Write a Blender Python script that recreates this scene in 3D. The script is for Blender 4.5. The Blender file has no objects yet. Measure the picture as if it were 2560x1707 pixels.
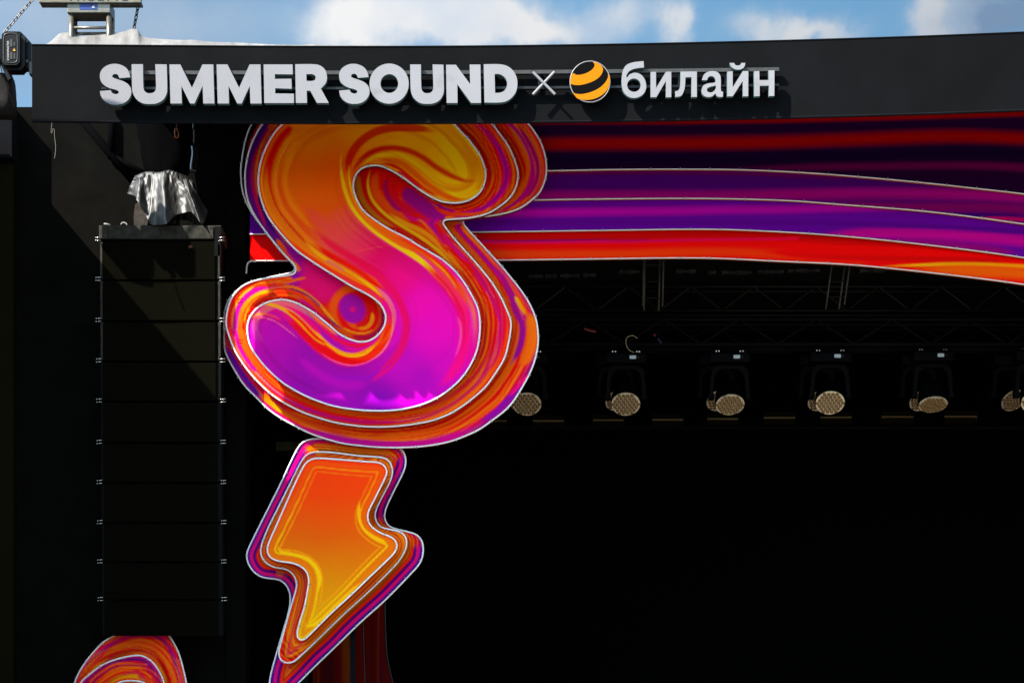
import bpy, bmesh, math, random
import numpy as np
from mathutils import Vector, Matrix
from mathutils.geometry import delaunay_2d_cdt
random.seed(7)
SC = bpy.context.scene
COL = SC.collection

# ------------------------------------------------------------------ camera
F = 4978.0            # focal length in photograph pixels (70 mm on a 36 mm wide sensor)
CX, HOR, EYE = 1280.0, 1900.0, 1.7   # optical axis column, horizon row, eye height
cam_d = bpy.data.cameras.new('camera')
cam_d.lens = 36.0 * F / 2560.0
cam_d.sensor_width = 36.0
cam_d.shift_y = (HOR - 853.5) / 2560.0
cam_d.clip_end = 5000.0
cam = bpy.data.objects.new('camera', cam_d)
cam.location = (0, 0, EYE)
cam.rotation_euler = (math.radians(90), 0, 0)
COL.objects.link(cam)
SC.camera = cam

# ------------------------------------------------------------------ light
SUN_DIR = Vector((0.200, 0.148, -0.235)).normalized()     # direction the sunlight travels
SUN_EL = math.asin(-SUN_DIR.z)
SUN_ROT = math.atan2(-SUN_DIR.x, -SUN_DIR.y) % (2 * math.pi)
SKY_STRENGTH, SUN_STRENGTH, EXPOSURE = 0.05, 3.2, 2.38
SC.view_settings.view_transform = 'Standard'
SC.view_settings.look = 'None'
SC.view_settings.gamma = 1.0
SC.view_settings.use_curve_mapping = False
SC.view_settings.exposure = EXPOSURE

world = bpy.data.worlds.new('World')
SC.world = world
world.use_nodes = True
wn, wl = world.node_tree.nodes, world.node_tree.links
wn.clear()
def wnode(t, **k):
    n = wn.new(t)
    for a, b in k.items(): setattr(n, a, b)
    return n
def wmath(op, a, b=None, c=None, clamp=False):
    n = wnode('ShaderNodeMath', operation=op, use_clamp=clamp)
    for i, v in enumerate((a, b, c)):
        if v is None: continue
        if isinstance(v, (int, float)): n.inputs[i].default_value = v
        else: wl.new(v, n.inputs[i])
    return n.outputs[0]
sky = wnode('ShaderNodeTexSky', sky_type='NISHITA')
sky.sun_disc = False
sky.sun_elevation, sky.sun_rotation = SUN_EL, SUN_ROT
sky.air_density, sky.dust_density, sky.ozone_density = 1.0, 0.6, 2.0
tc = wnode('ShaderNodeTexCoord')
def wnoise(scale, detail=5, rough=.55, vec=None):
    n = wnode('ShaderNodeTexNoise')
    n.inputs['Scale'].default_value = scale
    n.inputs['Detail'].default_value = detail
    n.inputs['Roughness'].default_value = rough
    wl.new(vec or tc.outputs['Generated'], n.inputs['Vector'])
    return n
warp = wnoise(42, 4, .55)
wv = wnode('ShaderNodeVectorMath', operation='SUBTRACT'); wl.new(warp.outputs['Color'], wv.inputs[0]); wv.inputs[1].default_value = (.5, .5, .5)
wsc = wnode('ShaderNodeVectorMath', operation='SCALE'); wl.new(wv.outputs[0], wsc.inputs[0]); wsc.inputs['Scale'].default_value = .026
wadd = wnode('ShaderNodeVectorMath', operation='ADD'); wl.new(tc.outputs['Generated'], wadd.inputs[0]); wl.new(wsc.outputs[0], wadd.inputs[1])
def sdir(px, py):
    return Vector(((px - CX) / F, 1.0, (HOR - py) / F)).normalized()
def blob(px, py, rx, ry, amp):
    s = wnode('ShaderNodeVectorMath', operation='SUBTRACT'); wl.new(wadd.outputs[0], s.inputs[0]); s.inputs[1].default_value = sdir(px, py)
    m = wnode('ShaderNodeVectorMath', operation='MULTIPLY'); wl.new(s.outputs[0], m.inputs[0])
    m.inputs[1].default_value = (F / rx, F / ((rx + ry) * .5), F / ry)
    d = wnode('ShaderNodeVectorMath', operation='LENGTH'); wl.new(m.outputs[0], d.inputs[0])
    g = wmath('POWER', 2.718, wmath('MULTIPLY', wmath('POWER', d.outputs['Value'], 2.0), -1.0))
    return wmath('MULTIPLY', g, amp)
white = None
for b in ((860, 70, 95, 55, 1.05), (985, 10, 120, 50, 1.0), (1100, 70, 120, 60, .85), (1230, 35, 130, 55, 1.0), (1330, 90, 110, 45, .75),
          (1560, 20, 70, 40, .7), (1680, 45, 34, 48, .95), (1930, 80, 110, 34, .75), (2060, 90, 80, 28, .65),
          (2325, 40, 32, 85, .9), (2480, 30, 130, 100, .95), (2350, 110, 70, 30, .6), (250, 60, 260, 80, .12), (540, 70, 170, 70, .16), (40, 20, 160, 100, .12), (1450, 80, 130, 40, .4)):
    v = blob(*b)
    white = v if white is None else wmath('ADD', white, v)
far = wnoise(3.4, 8, .62)
farmask = wmath('MULTIPLY', wmath('SUBTRACT', far.outputs['Fac'], .42), 5.0, clamp=True)
s = wnode('ShaderNodeVectorMath', operation='DISTANCE'); wl.new(tc.outputs['Generated'], s.inputs[0]); s.inputs[1].default_value = sdir(1280, 100)
outside = wmath('MULTIPLY', wmath('SUBTRACT', s.outputs['Value'], .33), 6.0, clamp=True)
mask = wmath('ADD', white, wmath('MULTIPLY', farmask, outside))
fine = wnoise(45, 3, .5)
mask = wmath('MULTIPLY', wmath('ADD', mask, wmath('MULTIPLY', wmath('SUBTRACT', fine.outputs['Fac'], .5), .16)), 1.0, clamp=True)
mr = wnode('ShaderNodeMapRange', interpolation_type='SMOOTHSTEP'); wl.new(mask, mr.inputs['Value'])
mr.inputs['From Min'].default_value = -.12; mr.inputs['From Max'].default_value = 1.22
shade = wnoise(26, 4, .5)
cr = wnode('ShaderNodeValToRGB'); wl.new(shade.outputs['Fac'], cr.inputs[0])
cr.color_ramp.elements[0].position, cr.color_ramp.elements[0].color = .34, (3.2, 3.45, 3.85, 1)
cr.color_ramp.elements[1].position, cr.color_ramp.elements[1].color = .60, (4.05, 4.0, 3.95, 1)
# the cloud on the right of the view has a thick grey heart
grey = wmath('MINIMUM', wmath('MULTIPLY', blob(2500, 40, 115, 95, 1.25), 1.0), 1.0)
gm = wnode('ShaderNodeMix', data_type='RGBA'); wl.new(grey, gm.inputs['Factor']); wl.new(cr.outputs[0], gm.inputs['A']); gm.inputs['B'].default_value = (1.15, 1.65, 2.5, 1)
tint = wnode('ShaderNodeMix', data_type='RGBA', blend_type='MULTIPLY'); tint.inputs['Factor'].default_value = 1.0
wl.new(sky.outputs[0], tint.inputs['A']); tint.inputs['B'].default_value = (.57, .83, .83, 1)
veil = wnode('ShaderNodeMix', data_type='RGBA'); wl.new(wmath('MINIMUM', blob(200, 30, 640, 260, 1.0), 1.0), veil.inputs['Factor'])
wl.new(tint.outputs['Result'], veil.inputs['A']); veil.inputs['B'].default_value = (1.05, 1.62, 2.35, 1)
mx = wnode('ShaderNodeMix', data_type='RGBA')
wl.new(mr.outputs[0], mx.inputs['Factor']); wl.new(veil.outputs['Result'], mx.inputs['A']); wl.new(gm.outputs['Result'], mx.inputs['B'])
# clouds and haze scatter forward: the sky grows brighter towards the sun, which stands behind the viewer
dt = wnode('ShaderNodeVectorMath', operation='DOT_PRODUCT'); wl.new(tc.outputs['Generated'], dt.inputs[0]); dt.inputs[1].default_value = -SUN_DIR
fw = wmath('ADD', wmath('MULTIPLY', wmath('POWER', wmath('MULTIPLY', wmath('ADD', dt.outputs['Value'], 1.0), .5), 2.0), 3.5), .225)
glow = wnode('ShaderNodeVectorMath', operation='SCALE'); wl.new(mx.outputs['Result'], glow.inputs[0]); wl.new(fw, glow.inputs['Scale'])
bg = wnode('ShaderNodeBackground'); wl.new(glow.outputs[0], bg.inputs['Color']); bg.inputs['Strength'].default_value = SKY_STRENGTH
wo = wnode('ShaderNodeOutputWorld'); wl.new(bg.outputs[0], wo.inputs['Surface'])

sun_d = bpy.data.lights.new('sun', 'SUN')
sun_d.energy, sun_d.angle, sun_d.color = SUN_STRENGTH, math.radians(.5), (1.0, .95, .87)
sun = bpy.data.objects.new('sun', sun_d)
sun.location = (-20, -20, 40)
sun.rotation_euler = SUN_DIR.to_track_quat('-Z', 'Y').to_euler()
COL.objects.link(sun)

# ------------------------------------------------------------------ helpers
def P(px, py, D):
    return Vector(((px - CX) * D / F, D, EYE + (HOR - py) * D / F))
def lin(c):
    c = np.asarray(c, float) / 255.0
    return np.where(c <= .04045, c / 12.92, ((c + .055) / 1.055) ** 2.4)
def L4(c): return tuple(lin(c)) + (1.0,)

def mat(name, col, rough=.6, metal=0.0, spec=.4, var=0.0, vscale=6.0, bump=0.0, bscale=40.0, stretch=None, col2=None):
    m = bpy.data.materials.new(name); m.use_nodes = True
    nt = m.node_tree; n = nt.nodes; b = n['Principled BSDF']
    c = tuple(col) + (1.0,)
    b.inputs['Base Color'].default_value = c
    b.inputs['Roughness'].default_value = rough
    b.inputs['Metallic'].default_value = metal
    b.inputs['Specular IOR Level'].default_value = spec
    tcn = n.new('ShaderNodeTexCoord'); vec = tcn.outputs['Object']
    if stretch:
        mp = n.new('ShaderNodeMapping'); mp.inputs['Scale'].default_value = stretch
        nt.links.new(vec, mp.inputs['Vector']); vec = mp.outputs[0]
    if var > 0 or col2 is not None:
        t = n.new('ShaderNodeTexNoise'); t.inputs['Scale'].default_value = vscale; t.inputs['Detail'].default_value = 7; t.inputs['Roughness'].default_value = .65
        nt.links.new(vec, t.inputs['Vector'])
        r = n.new('ShaderNodeValToRGB'); nt.links.new(t.outputs['Fac'], r.inputs[0])
        lo = tuple(x * (1 - var) for x in col) if col2 is None else tuple(col2)
        hi = tuple(min(1, x * (1 + var)) for x in col)
        r.color_ramp.elements[0].position, r.color_ramp.elements[0].color = .32, lo + (1,)
        r.color_ramp.elements[1].position, r.color_ramp.elements[1].color = .68, hi + (1,)
        nt.links.new(r.outputs[0], b.inputs['Base Color'])
    if bump > 0:
        t2 = n.new('ShaderNodeTexNoise'); t2.inputs['Scale'].default_value = bscale; t2.inputs['Detail'].default_value = 5
        nt.links.new(vec, t2.inputs['Vector'])
        bp = n.new('ShaderNodeBump'); bp.inputs['Strength'].default_value = bump; bp.inputs['Distance'].default_value = .01 if bscale > 5 else .05
        nt.links.new(t2.outputs['Fac'], bp.inputs['Height']); nt.links.new(bp.outputs[0], b.inputs['Normal'])
    return m

class MB:
    """collects shapes in world space; build() links them as one mesh object"""
    def __init__(s): s.v, s.f, s.c = [], [], None
    def add(s, vs, fs):
        o = len(s.v); s.v += [tuple(v) for v in vs]; s.f += [tuple(o + i for i in f) for f in fs]; return s
    def box(s, a, b, M=None):
        x0, y0, z0 = a; x1, y1, z1 = b
        vs = [Vector(p) for p in ((x0,y0,z0),(x1,y0,z0),(x1,y1,z0),(x0,y1,z0),(x0,y0,z1),(x1,y0,z1),(x1,y1,z1),(x0,y1,z1))]
        if M is not None: vs = [M @ v for v in vs]
        return s.add(vs, [(3,2,1,0),(4,5,6,7),(0,1,5,4),(1,2,6,5),(2,3,7,6),(3,0,4,7)])
    def bbox(s, a, b, bev):
        """box with chamfered vertical and horizontal edges"""
        bm = bmesh.new(); bmesh.ops.create_cube(bm, size=1)
        a, b = Vector(a), Vector(b)
        for v in bm.verts: v.co = Vector(((a[i] + b[i]) / 2 + v.co[i] * (b[i] - a[i])) for i in range(3))
        bmesh.ops.bevel(bm, geom=list(bm.edges), offset=bev, segments=2, affect='EDGES', profile=.6)
        bm.verts.index_update()
        s.add([v.co.copy() for v in bm.verts], [[v.index for v in f.verts] for f in bm.faces]); bm.free(); return s
    def cyl(s, p, q, r, r2=None, n=10, caps=True):
        p, q = Vector(p), Vector(q); r2 = r if r2 is None else r2
        d = (q - p).normalized(); u = d.orthogonal().normalized(); w = d.cross(u)
        vs = []
        for k in range(n):
            a = 2 * math.pi * k / n; e = u * math.cos(a) + w * math.sin(a)
            vs += [p + e * r, q + e * r2]
        fs = [(2*k, 2*((k+1)%n), 2*((k+1)%n)+1, 2*k+1) for k in range(n)]
        if caps: fs += [tuple(2*k for k in reversed(range(n))), tuple(2*k+1 for k in range(n))]
        return s.add(vs, fs)
    def tube(s, pts, r, n=8, closed=False):
        pts = [Vector(p) for p in pts]; N = len(pts); vs, fs = [], []
        for i, p in enumerate(pts):
            a = pts[(i - 1) % N] if closed or i else p
            b = pts[(i + 1) % N] if closed or i < N - 1 else p
            d = (b - a); d = d.normalized() if d.length > 1e-9 else Vector((1, 0, 0))
            u = Vector((0, 1, 0)); u = (u - d * u.dot(d))
            u = u.normalized() if u.length > .05 else d.orthogonal().normalized()
            w = d.cross(u)
            for k in range(n):
                t = 2 * math.pi * k / n; vs.append(p + u * math.cos(t) * r + w * math.sin(t) * r)
        for i in range(N if closed else N - 1):
            j = (i + 1) % N
            for k in range(n): fs.append((i*n+k, i*n+(k+1)%n, j*n+(k+1)%n, j*n+k))
        if not closed: fs += [tuple(reversed(range(n))), tuple((N-1)*n + k for k in range(n))]
        return s.add(vs, fs)
    def prism(s, poly, D0, D1):
        """closed pixel outline -> solid between two depths"""
        n = len(poly); a = [P(x, y, D0) for x, y in poly]
        vs = a + [Vector((v.x, D1, v.z)) for v in a]
        fs = [tuple(range(n)), tuple(range(2*n-1, n-1, -1))] + [(i, i+n, (i+1)%n+n, (i+1)%n) for i in range(n)]
        return s.add(vs, fs)
    def boxpx(s, x0, x1, y0, y1, D0, D1, bev=0):
        a, b = P(x0, y1, D0), P(x1, y0, D0)
        if bev: return s.bbox((a.x, D0, a.z), (b.x, D1, b.z), bev)
        return s.box((a.x, D0, a.z), (b.x, D1, b.z))
    def build(s, name, m, parent=None, smooth=False, colors=None, loc=None):
        base = parent_loc(parent) if parent is not None else (Vector(loc) if loc is not None else Vector((0, 0, 0)))
        me = bpy.data.meshes.new(name)
        me.from_pydata([tuple(Vector(v) - base) for v in s.v], [], s.f)
        if smooth: me.polygons.foreach_set('use_smooth', [True] * len(me.polygons))
        if colors is not None:
            at = me.color_attributes.new('print', 'FLOAT_COLOR', 'POINT')
            at.data.foreach_set('color', np.ascontiguousarray(colors, dtype=np.float32).ravel())
        if m is not None: me.materials.append(m)
        me.validate(); me.update()
        o = bpy.data.objects.new(name, me); COL.objects.link(o)
        if parent is not None: o.parent = parent
        else: o.location = base
        return o
def parent_loc(o):
    v = Vector((0, 0, 0))
    while o is not None: v += o.location; o = o.parent
    return v
def tag(o, label=None, cat=None, group=None, kind=None):
    for k, v in (('label', label), ('category', cat), ('group', group), ('kind', kind)):
        if v: o[k] = v
    return o
def thing(name, label, cat, loc=(0, 0, 0), group=None):
    o = bpy.data.objects.new(name, None); COL.objects.link(o); o.empty_display_size = .2
    o.location = loc
    return tag(o, label, cat, group)
def copy_tree(o, parent=None):
    c = o.copy(); COL.objects.link(c)
    if parent is not None: c.parent = parent
    for ch in list(o.children): copy_tree(ch, c)
    return c
def single(mb, name, m, label, cat, group=None, smooth=False, loc=None, kind=None):
    if loc is None:
        a = np.array(mb.v); loc = (a[:, 0].mean(), a[:, 1].mean(), a[:, 2].min())
    return tag(mb.build(name, m, None, smooth, loc=loc), label, cat, group, kind)

# splines -----------------------------------------------------------
def spline(pts, closed=False, per=6):
    """Catmull-Rom through pixel points; a point written (x, y, 1) is a sharp corner"""
    p = [np.array(q[:2], float) for q in pts]; corner = [len(q) > 2 and q[2] for q in pts]; n = len(p); out = []
    for i in range(n if closed else n - 1):
        j = (i + 1) % n
        a, b = p[i], p[j]
        pa = p[(i - 1) % n] if (closed or i > 0) and not corner[i] else a
        pb = p[(j + 1) % n] if (closed or j < n - 1) and not corner[j] else b
        L = np.linalg.norm(b - a)
        def tang(prev, mid, nxt):
            d = nxt - prev; q = np.linalg.norm(d)
            return d / q * L if q > 1e-6 else d
        ma, mb_ = tang(pa, a, b), tang(a, b, pb)
        if corner[i] and corner[j]: k = 1
        else: k = per
        for t in range(k):
            t /= k; t2, t3 = t*t, t*t*t
            out.append((2*t3-3*t2+1)*a + (t3-2*t2+t)*ma + (-2*t3+3*t2)*b + (t3-t2)*mb_)
    if not closed: out.append(p[-1])
    return np.array(out)
def resample(poly, step, closed=True):
    q = np.vstack([poly, poly[:1]]) if closed else poly
    d = np.r_[0, np.cumsum(np.linalg.norm(np.diff(q, axis=0), axis=1))]
    n = max(4, int(d[-1] / step)); t = np.linspace(0, d[-1], n + 1)
    if closed: t = t[:-1]
    return np.c_[np.interp(t, d, q[:, 0]), np.interp(t, d, q[:, 1])]
def dist_poly(pts, poly, closed=False):
    q = np.vstack([poly, poly[:1]]) if closed else poly
    seg = np.linalg.norm(np.diff(q, axis=0), axis=1); cum = np.r_[0, np.cumsum(seg)]
    best = np.full(len(pts), 1e18); par = np.zeros(len(pts))
    for i in range(len(q) - 1):
        if seg[i] < 1e-9: continue
        d = q[i + 1] - q[i]; v = pts - q[i]
        t = np.clip((v @ d) / (seg[i] ** 2), 0, 1)
        r = (v[:, 0] - t * d[0]) ** 2 + (v[:, 1] - t * d[1]) ** 2
        m = r < best; best[m] = r[m]; par[m] = cum[i] + t[m] * seg[i]
    return np.sqrt(best), par
def inside(pts, poly):
    x, y = pts[:, 0], pts[:, 1]; c = np.zeros(len(pts), bool); n = len(poly)
    for i in range(n):
        a, b = poly[i], poly[(i + 1) % n]
        if a[1] == b[1]: continue
        m = (a[1] > y) != (b[1] > y)
        c ^= m & (x < (b[0] - a[0]) * (y - a[1]) / (b[1] - a[1]) + a[0])
    return c
_T = np.random.RandomState(3).rand(256, 256)
def vnoise(x, y):
    x = np.asarray(x, float); y = np.asarray(y, float)
    i, j = np.floor(x).astype(int), np.floor(y).astype(int); u, v = x - i, y - j
    u, v = u*u*(3-2*u), v*v*(3-2*v); g = lambda a, b: _T[a % 256, b % 256]
    return (g(i,j)*(1-u)+g(i+1,j)*u)*(1-v) + (g(i,j+1)*(1-u)+g(i+1,j+1)*u)*v
def fbm(x, y, o=3):
    s, a, t = 0, .5, 0
    for k in range(o): s = s + a * vnoise(x * 2**k + 17*k, y * 2**k + 5*k); t += a; a *= .5
    return s / t
def sstep(a, b, x):
    t = np.clip((x - a) / (b - a), 0, 1); return t*t*(3-2*t)
def ramp(t, stops):
    xs = [s[0] for s in stops]; cs = np.array([lin(s[1]) for s in stops])
    return np.stack([np.interp(t, xs, cs[:, k]) for k in range(3)], 1)

def triangulate(loops, interior=None):
    vs = []; es = []
    for lp in loops:
        o = len(vs); n = len(lp); vs += [Vector((float(a), float(b))) for a, b in lp]; es += [(o+i, o+(i+1)%n) for i in range(n)]
    if interior is not None: vs += [Vector((float(a), float(b))) for a, b in interior]
    r = delaunay_2d_cdt(vs, es, [], 0, 1e-4)
    V = np.array([tuple(v) for v in r[0]]); T = np.array([f for f in r[2]])
    c = V[T].mean(1); ok = np.zeros(len(c), bool)
    for lp in loops: ok ^= inside(c, lp)
    T = T[ok]
    e1, e2 = V[T[:,1]]-V[T[:,0]], V[T[:,2]]-V[T[:,0]]
    fl = (e1[:,0]*e2[:,1]-e1[:,1]*e2[:,0]) > 0     # pixel y runs down: keep normals towards the camera
    T[fl] = T[fl][:, ::-1]
    T = T[:, ::-1]
    return V, T
def grid_points(poly, step, margin):
    x0, y0 = poly.min(0); x1, y1 = poly.max(0)
    gx, gy = np.meshgrid(np.arange(x0, x1, step), np.arange(y0, y1, step*.88))
    gx = gx + (np.arange(gx.shape[0]) % 2)[:, None] * step * .5
    g = np.c_[gx.ravel(), gy.ravel()]
    g = g[inside(g, poly)]
    d, _ = dist_poly(g, poly, True)
    return g[d > margin]
def solid(loops, D, thick, interior=None, Dfun=None):
    """pixel loops -> front faces at depth D, side walls and a back"""
    V, T = triangulate(loops, interior)
    dep = (lambda x: D) if Dfun is None else Dfun
    mb = MB()
    mb.v = [tuple(P(x, y, dep(x))) for x, y in V]; mb.f = [tuple(t) for t in T]
    nfront = len(V)
    for lp in loops:
        n = len(lp); o = len(mb.v)
        fr = [P(x, y, dep(x)) for x, y in lp]
        mb.v += [tuple(v) for v in fr] + [(v.x, v.y + thick, v.z) for v in fr]
        mb.f += [(o+i, o+(i+1)%n, o+n+(i+1)%n, o+n+i) for i in range(n)]
    V2, T2 = triangulate(loops)
    o = len(mb.v)
    mb.v += [(v.x, v.y + thick, v.z) for v in (P(x, y, dep(x)) for x, y in V2)]; mb.f += [tuple(o + i for i in reversed(t)) for t in T2]
    return mb, V, nfront
def stroke(col, pts, poly, w, c0, c1=None, soft=.5, a=1.0, taper=True, closed=False):
    """lay one printed band along a path: width w px, colour c0 turning into c1"""
    sp = spline(poly, closed, 7)
    lo, hi = sp.min(0) - w, sp.max(0) + w
    idx = np.where((pts[:,0] > lo[0]) & (pts[:,0] < hi[0]) & (pts[:,1] > lo[1]) & (pts[:,1] < hi[1]))[0]
    if len(idx) == 0: return
    d, s = dist_poly(pts[idx], sp, closed); s = s / max(s.max(), 1e-6)
    ww = np.full(len(idx), w * .5)
    if taper: ww = ww * np.clip(np.minimum(s, 1 - s) * 5, 0, 1) ** .6 + .01
    al = a * (1 - sstep(1 - soft, 1 + soft, d / ww))
    if taper: al = al * np.clip(np.minimum(s, 1 - s) * 8, 0, 1)
    C0 = lin(c0); C1 = lin(c1) if c1 is not None else C0
    cc = C0[None] * (1 - s[:, None]) + C1[None] * s[:, None]
    col[idx] = col[idx] * (1 - al[:, None]) + cc * al[:, None]

# ------------------------------------------------------------------ materials
def add_scuffs(m, col, scale, lo, hi, stretch=(1, 1, 1)):
    nt = m.node_tree; n = nt.nodes; b = n['Principled BSDF']; src = b.inputs['Base Color'].links[0].from_socket
    t = n.new('ShaderNodeTexNoise'); t.inputs['Scale'].default_value = scale; t.inputs['Detail'].default_value = 9; t.inputs['Roughness'].default_value = .7
    mp = n.new('ShaderNodeMapping'); mp.inputs['Scale'].default_value = stretch; tc_ = n.new('ShaderNodeTexCoord')
    nt.links.new(tc_.outputs['Object'], mp.inputs['Vector']); nt.links.new(mp.outputs[0], t.inputs['Vector'])
    r = n.new('ShaderNodeMapRange'); r.inputs['From Min'].default_value, r.inputs['From Max'].default_value = lo, hi; nt.links.new(t.outputs['Fac'], r.inputs['Value'])
    mx_ = n.new('ShaderNodeMix'); mx_.data_type = 'RGBA'; nt.links.new(r.outputs[0], mx_.inputs['Factor']); nt.links.new(src, mx_.inputs['A']); mx_.inputs['B'].default_value = tuple(col) + (1,)
    nt.links.new(mx_.outputs['Result'], b.inputs['Base Color'])
M = {}
M['black_panel'] = mat('black_panel', (.0016, .00175, .0021), .7, 0, .04, .35, 1.1, .3, 1.1)
add_scuffs(M['black_panel'], (.008, .008, .0085), 3.2, .68, .80, (1.6, 1, .8))
M['black_cloth'] = mat('black_cloth', (.0031, .0029, .0024), .95, 0, .02, .3, 3, .1, 60)
M['black_void'] = mat('black_void', (.0016, .0016, .0018), 1.0, 0, 0.0)
M['stage_deck'] = mat('stage_deck', (.20, .145, .085), .8, 0, .2, .35, 3, .1, 20)
M['stage_black'] = mat('stage_black', (.004, .004, .005), .9, 0, .05, .3, 2)
M['white_face'] = mat('white_face', (.160, .153, .160), .5, 0, .3, .05, 2.0)
add_scuffs(M['white_face'], (.105, .10, .10), 2.4, .58, .82)
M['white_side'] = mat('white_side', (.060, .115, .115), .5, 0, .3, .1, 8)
M['neon_tube'] = mat('neon_tube', (.74, .70, .68), .35, 0, .5, .06, 5)
M['clip'] = mat('clip', (.35, .33, .32), .4, 0, .5)
M['rail'] = mat('rail', (.030, .027, .024), .45, .5, .5, .3, 20)
M['alu'] = mat('alu', (.125, .115, .095), .36, .7, .5, .35, 14, .1, 60, col2=(.11, .095, .07))
M['alu_dull'] = mat('alu_dull', (.09, .088, .082), .45, .6, .5, .3, 10, .08, 50)
M['steel_dark'] = mat('steel_dark', (.008, .008, .008), .4, .6, .5, .3, 20)
M['chain_grey'] = mat('chain_grey', (.06, .055, .05), .35, .8, .5, .3, 25)
M['truss_black'] = mat('truss_black', (.004, .0036, .003), .5, .3, .4, .3, 8)
M['tarp'] = mat('tarp', (.122, .116, .110), .6, 0, .3, .42, 1.3, .25, 6, stretch=(3.2, 1, .35))
M['hoist'] = mat('hoist', (.0028, .0028, .0031), .38, 0, .2, .3, 20, .1, 80)
M['hoist_edge'] = mat('hoist_edge', (.02, .02, .021), .35, 0, .5)
M['white_print'] = mat('white_print', (.34, .34, .34), .5)
M['grey_print'] = mat('grey_print', (.012, .012, .012), .5)
M['yellow_print'] = mat('yellow_print', tuple(lin((190, 130, 14))), .5)
M['amber_print'] = mat('amber_print', tuple(lin((152, 92, 0))), .5, 0, .06)
M['dark_print'] = mat('dark_print', (.0022, .0018, .0020), .6, 0, .02)
M['black_print'] = mat('black_print', (.012, .012, .012), .6)
M['blue_sticker'] = mat('blue_sticker', tuple(lin((4, 40, 110))), .4, 0, .4, .12, 30)
M['bag'] = mat('bag', (.008, .0065, .0055), .85, 0, .2, .4, 5, .4, 14)
M['case_metal'] = mat('case_metal', (.020, .018, .012), .65, 0, .12, .5, 16, .12, 50, col2=(.007, .007, .0065))
M['case_bare'] = mat('case_bare', (.020, .017, .011), .6, .1, .2, .4, 22)
M['cabinet'] = mat('cabinet', (.0022, .0022, .0022), .7, 0, .05, .3, 10)
M['pin'] = mat('pin', (.5, .49, .46), .25, .9, .5)
M['silver_cloth'] = mat('silver_cloth', (.026, .0255, .0245), .5, .1, .5, .12, 7, .12, 30)
M['gloss_black'] = mat('gloss_black', (.005, .005, .006), .12, 0, .6)
M['worn_bag'] = mat('worn_bag', (.03, .024, .02), .9, 0, .2, .5, 12, .4, 30)
M['rope_white'] = mat('rope_white', (.2, .19, .16), .7)
M['orange_metal'] = mat('orange_metal', tuple(lin((110, 54, 4))), .4)
M['wood'] = mat('wood', (.006, .0045, .002), .9, 0, .02, .4, 18)
M['roof_fabric'] = mat('roof_fabric', (.004, .004, .0045), .85, 0, .15, .3, 3, .3, 4)
M['slit_pale'] = mat('slit_pale', (.04, .04, .043), .7, 0, .2, .5, 6)
M['ground'] = mat('ground', (.15, .144, .145), .9, 0, .2, .25, .6, .1, 8)
M['lamp_body'] = mat('lamp_body', (.0016, .0016, .0024), .55, 0, .03, .2, 12)
M['lamp_dark'] = mat('lamp_dark', (.0008, .0008, .0008), .6, 0, .03)
M['lens_plate'] = mat('lens_plate', (.95, .80, .58), .36, .6, .5, .1, 30)
M['lens_cell'] = mat('lens_cell', (.15, .085, .030), .25, 0, .35, .3, 40)
M['display'] = mat('display', (.35, .42, .48), .3, 0, .5, .15, 60)
M['bar_gold'] = mat('bar_gold', (.09, .055, .009), .4, 0, .4, .2, 20)
M['blue_dark'] = mat('blue_dark', (.002, .006, .03), .6)
M['red_cable'] = mat('red_cable', (.12, .006, .008), .5)

def print_material():
    m = bpy.data.materials.new('printed_vinyl'); m.use_nodes = True
    nt = m.node_tree; n = nt.nodes; b = n['Principled BSDF']
    at = n.new('ShaderNodeAttribute'); at.attribute_name = 'print'
    tcn = n.new('ShaderNodeTexCoord')
    g = n.new('ShaderNodeTexNoise'); g.inputs['Scale'].default_value = 190; g.inputs['Detail'].default_value = 2
    nt.links.new(tcn.outputs['Object'], g.inputs['Vector'])
    mr = n.new('ShaderNodeMapRange'); nt.links.new(g.outputs['Fac'], mr.inputs['Value'])
    mr.inputs['From Min'].default_value, mr.inputs['From Max'].default_value = .3, .7
    mr.inputs['To Min'].default_value, mr.inputs['To Max'].default_value = .93, 1.05
    mu = n.new('ShaderNodeMix'); mu.data_type = 'RGBA'; mu.blend_type = 'MULTIPLY'; mu.inputs['Factor'].default_value = 1
    nt.links.new(at.outputs['Color'], mu.inputs['A']); nt.links.new(mr.outputs[0], mu.inputs['B'])
    nt.links.new(mu.outputs['Result'], b.inputs['Base Color'])
    g2 = n.new('ShaderNodeTexNoise'); g2.inputs['Scale'].default_value = 3; g2.inputs['Detail'].default_value = 3
    nt.links.new(tcn.outputs['Object'], g2.inputs['Vector'])
    bp = n.new('ShaderNodeBump'); bp.inputs['Strength'].default_value = .25; bp.inputs['Distance'].default_value = .02
    nt.links.new(g2.outputs['Fac'], bp.inputs['Height']); nt.links.new(bp.outputs[0], b.inputs['Normal'])
    b.inputs['Roughness'].default_value = .42
    b.inputs['Specular IOR Level'].default_value = .03
    return m
M['print'] = print_material()

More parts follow.
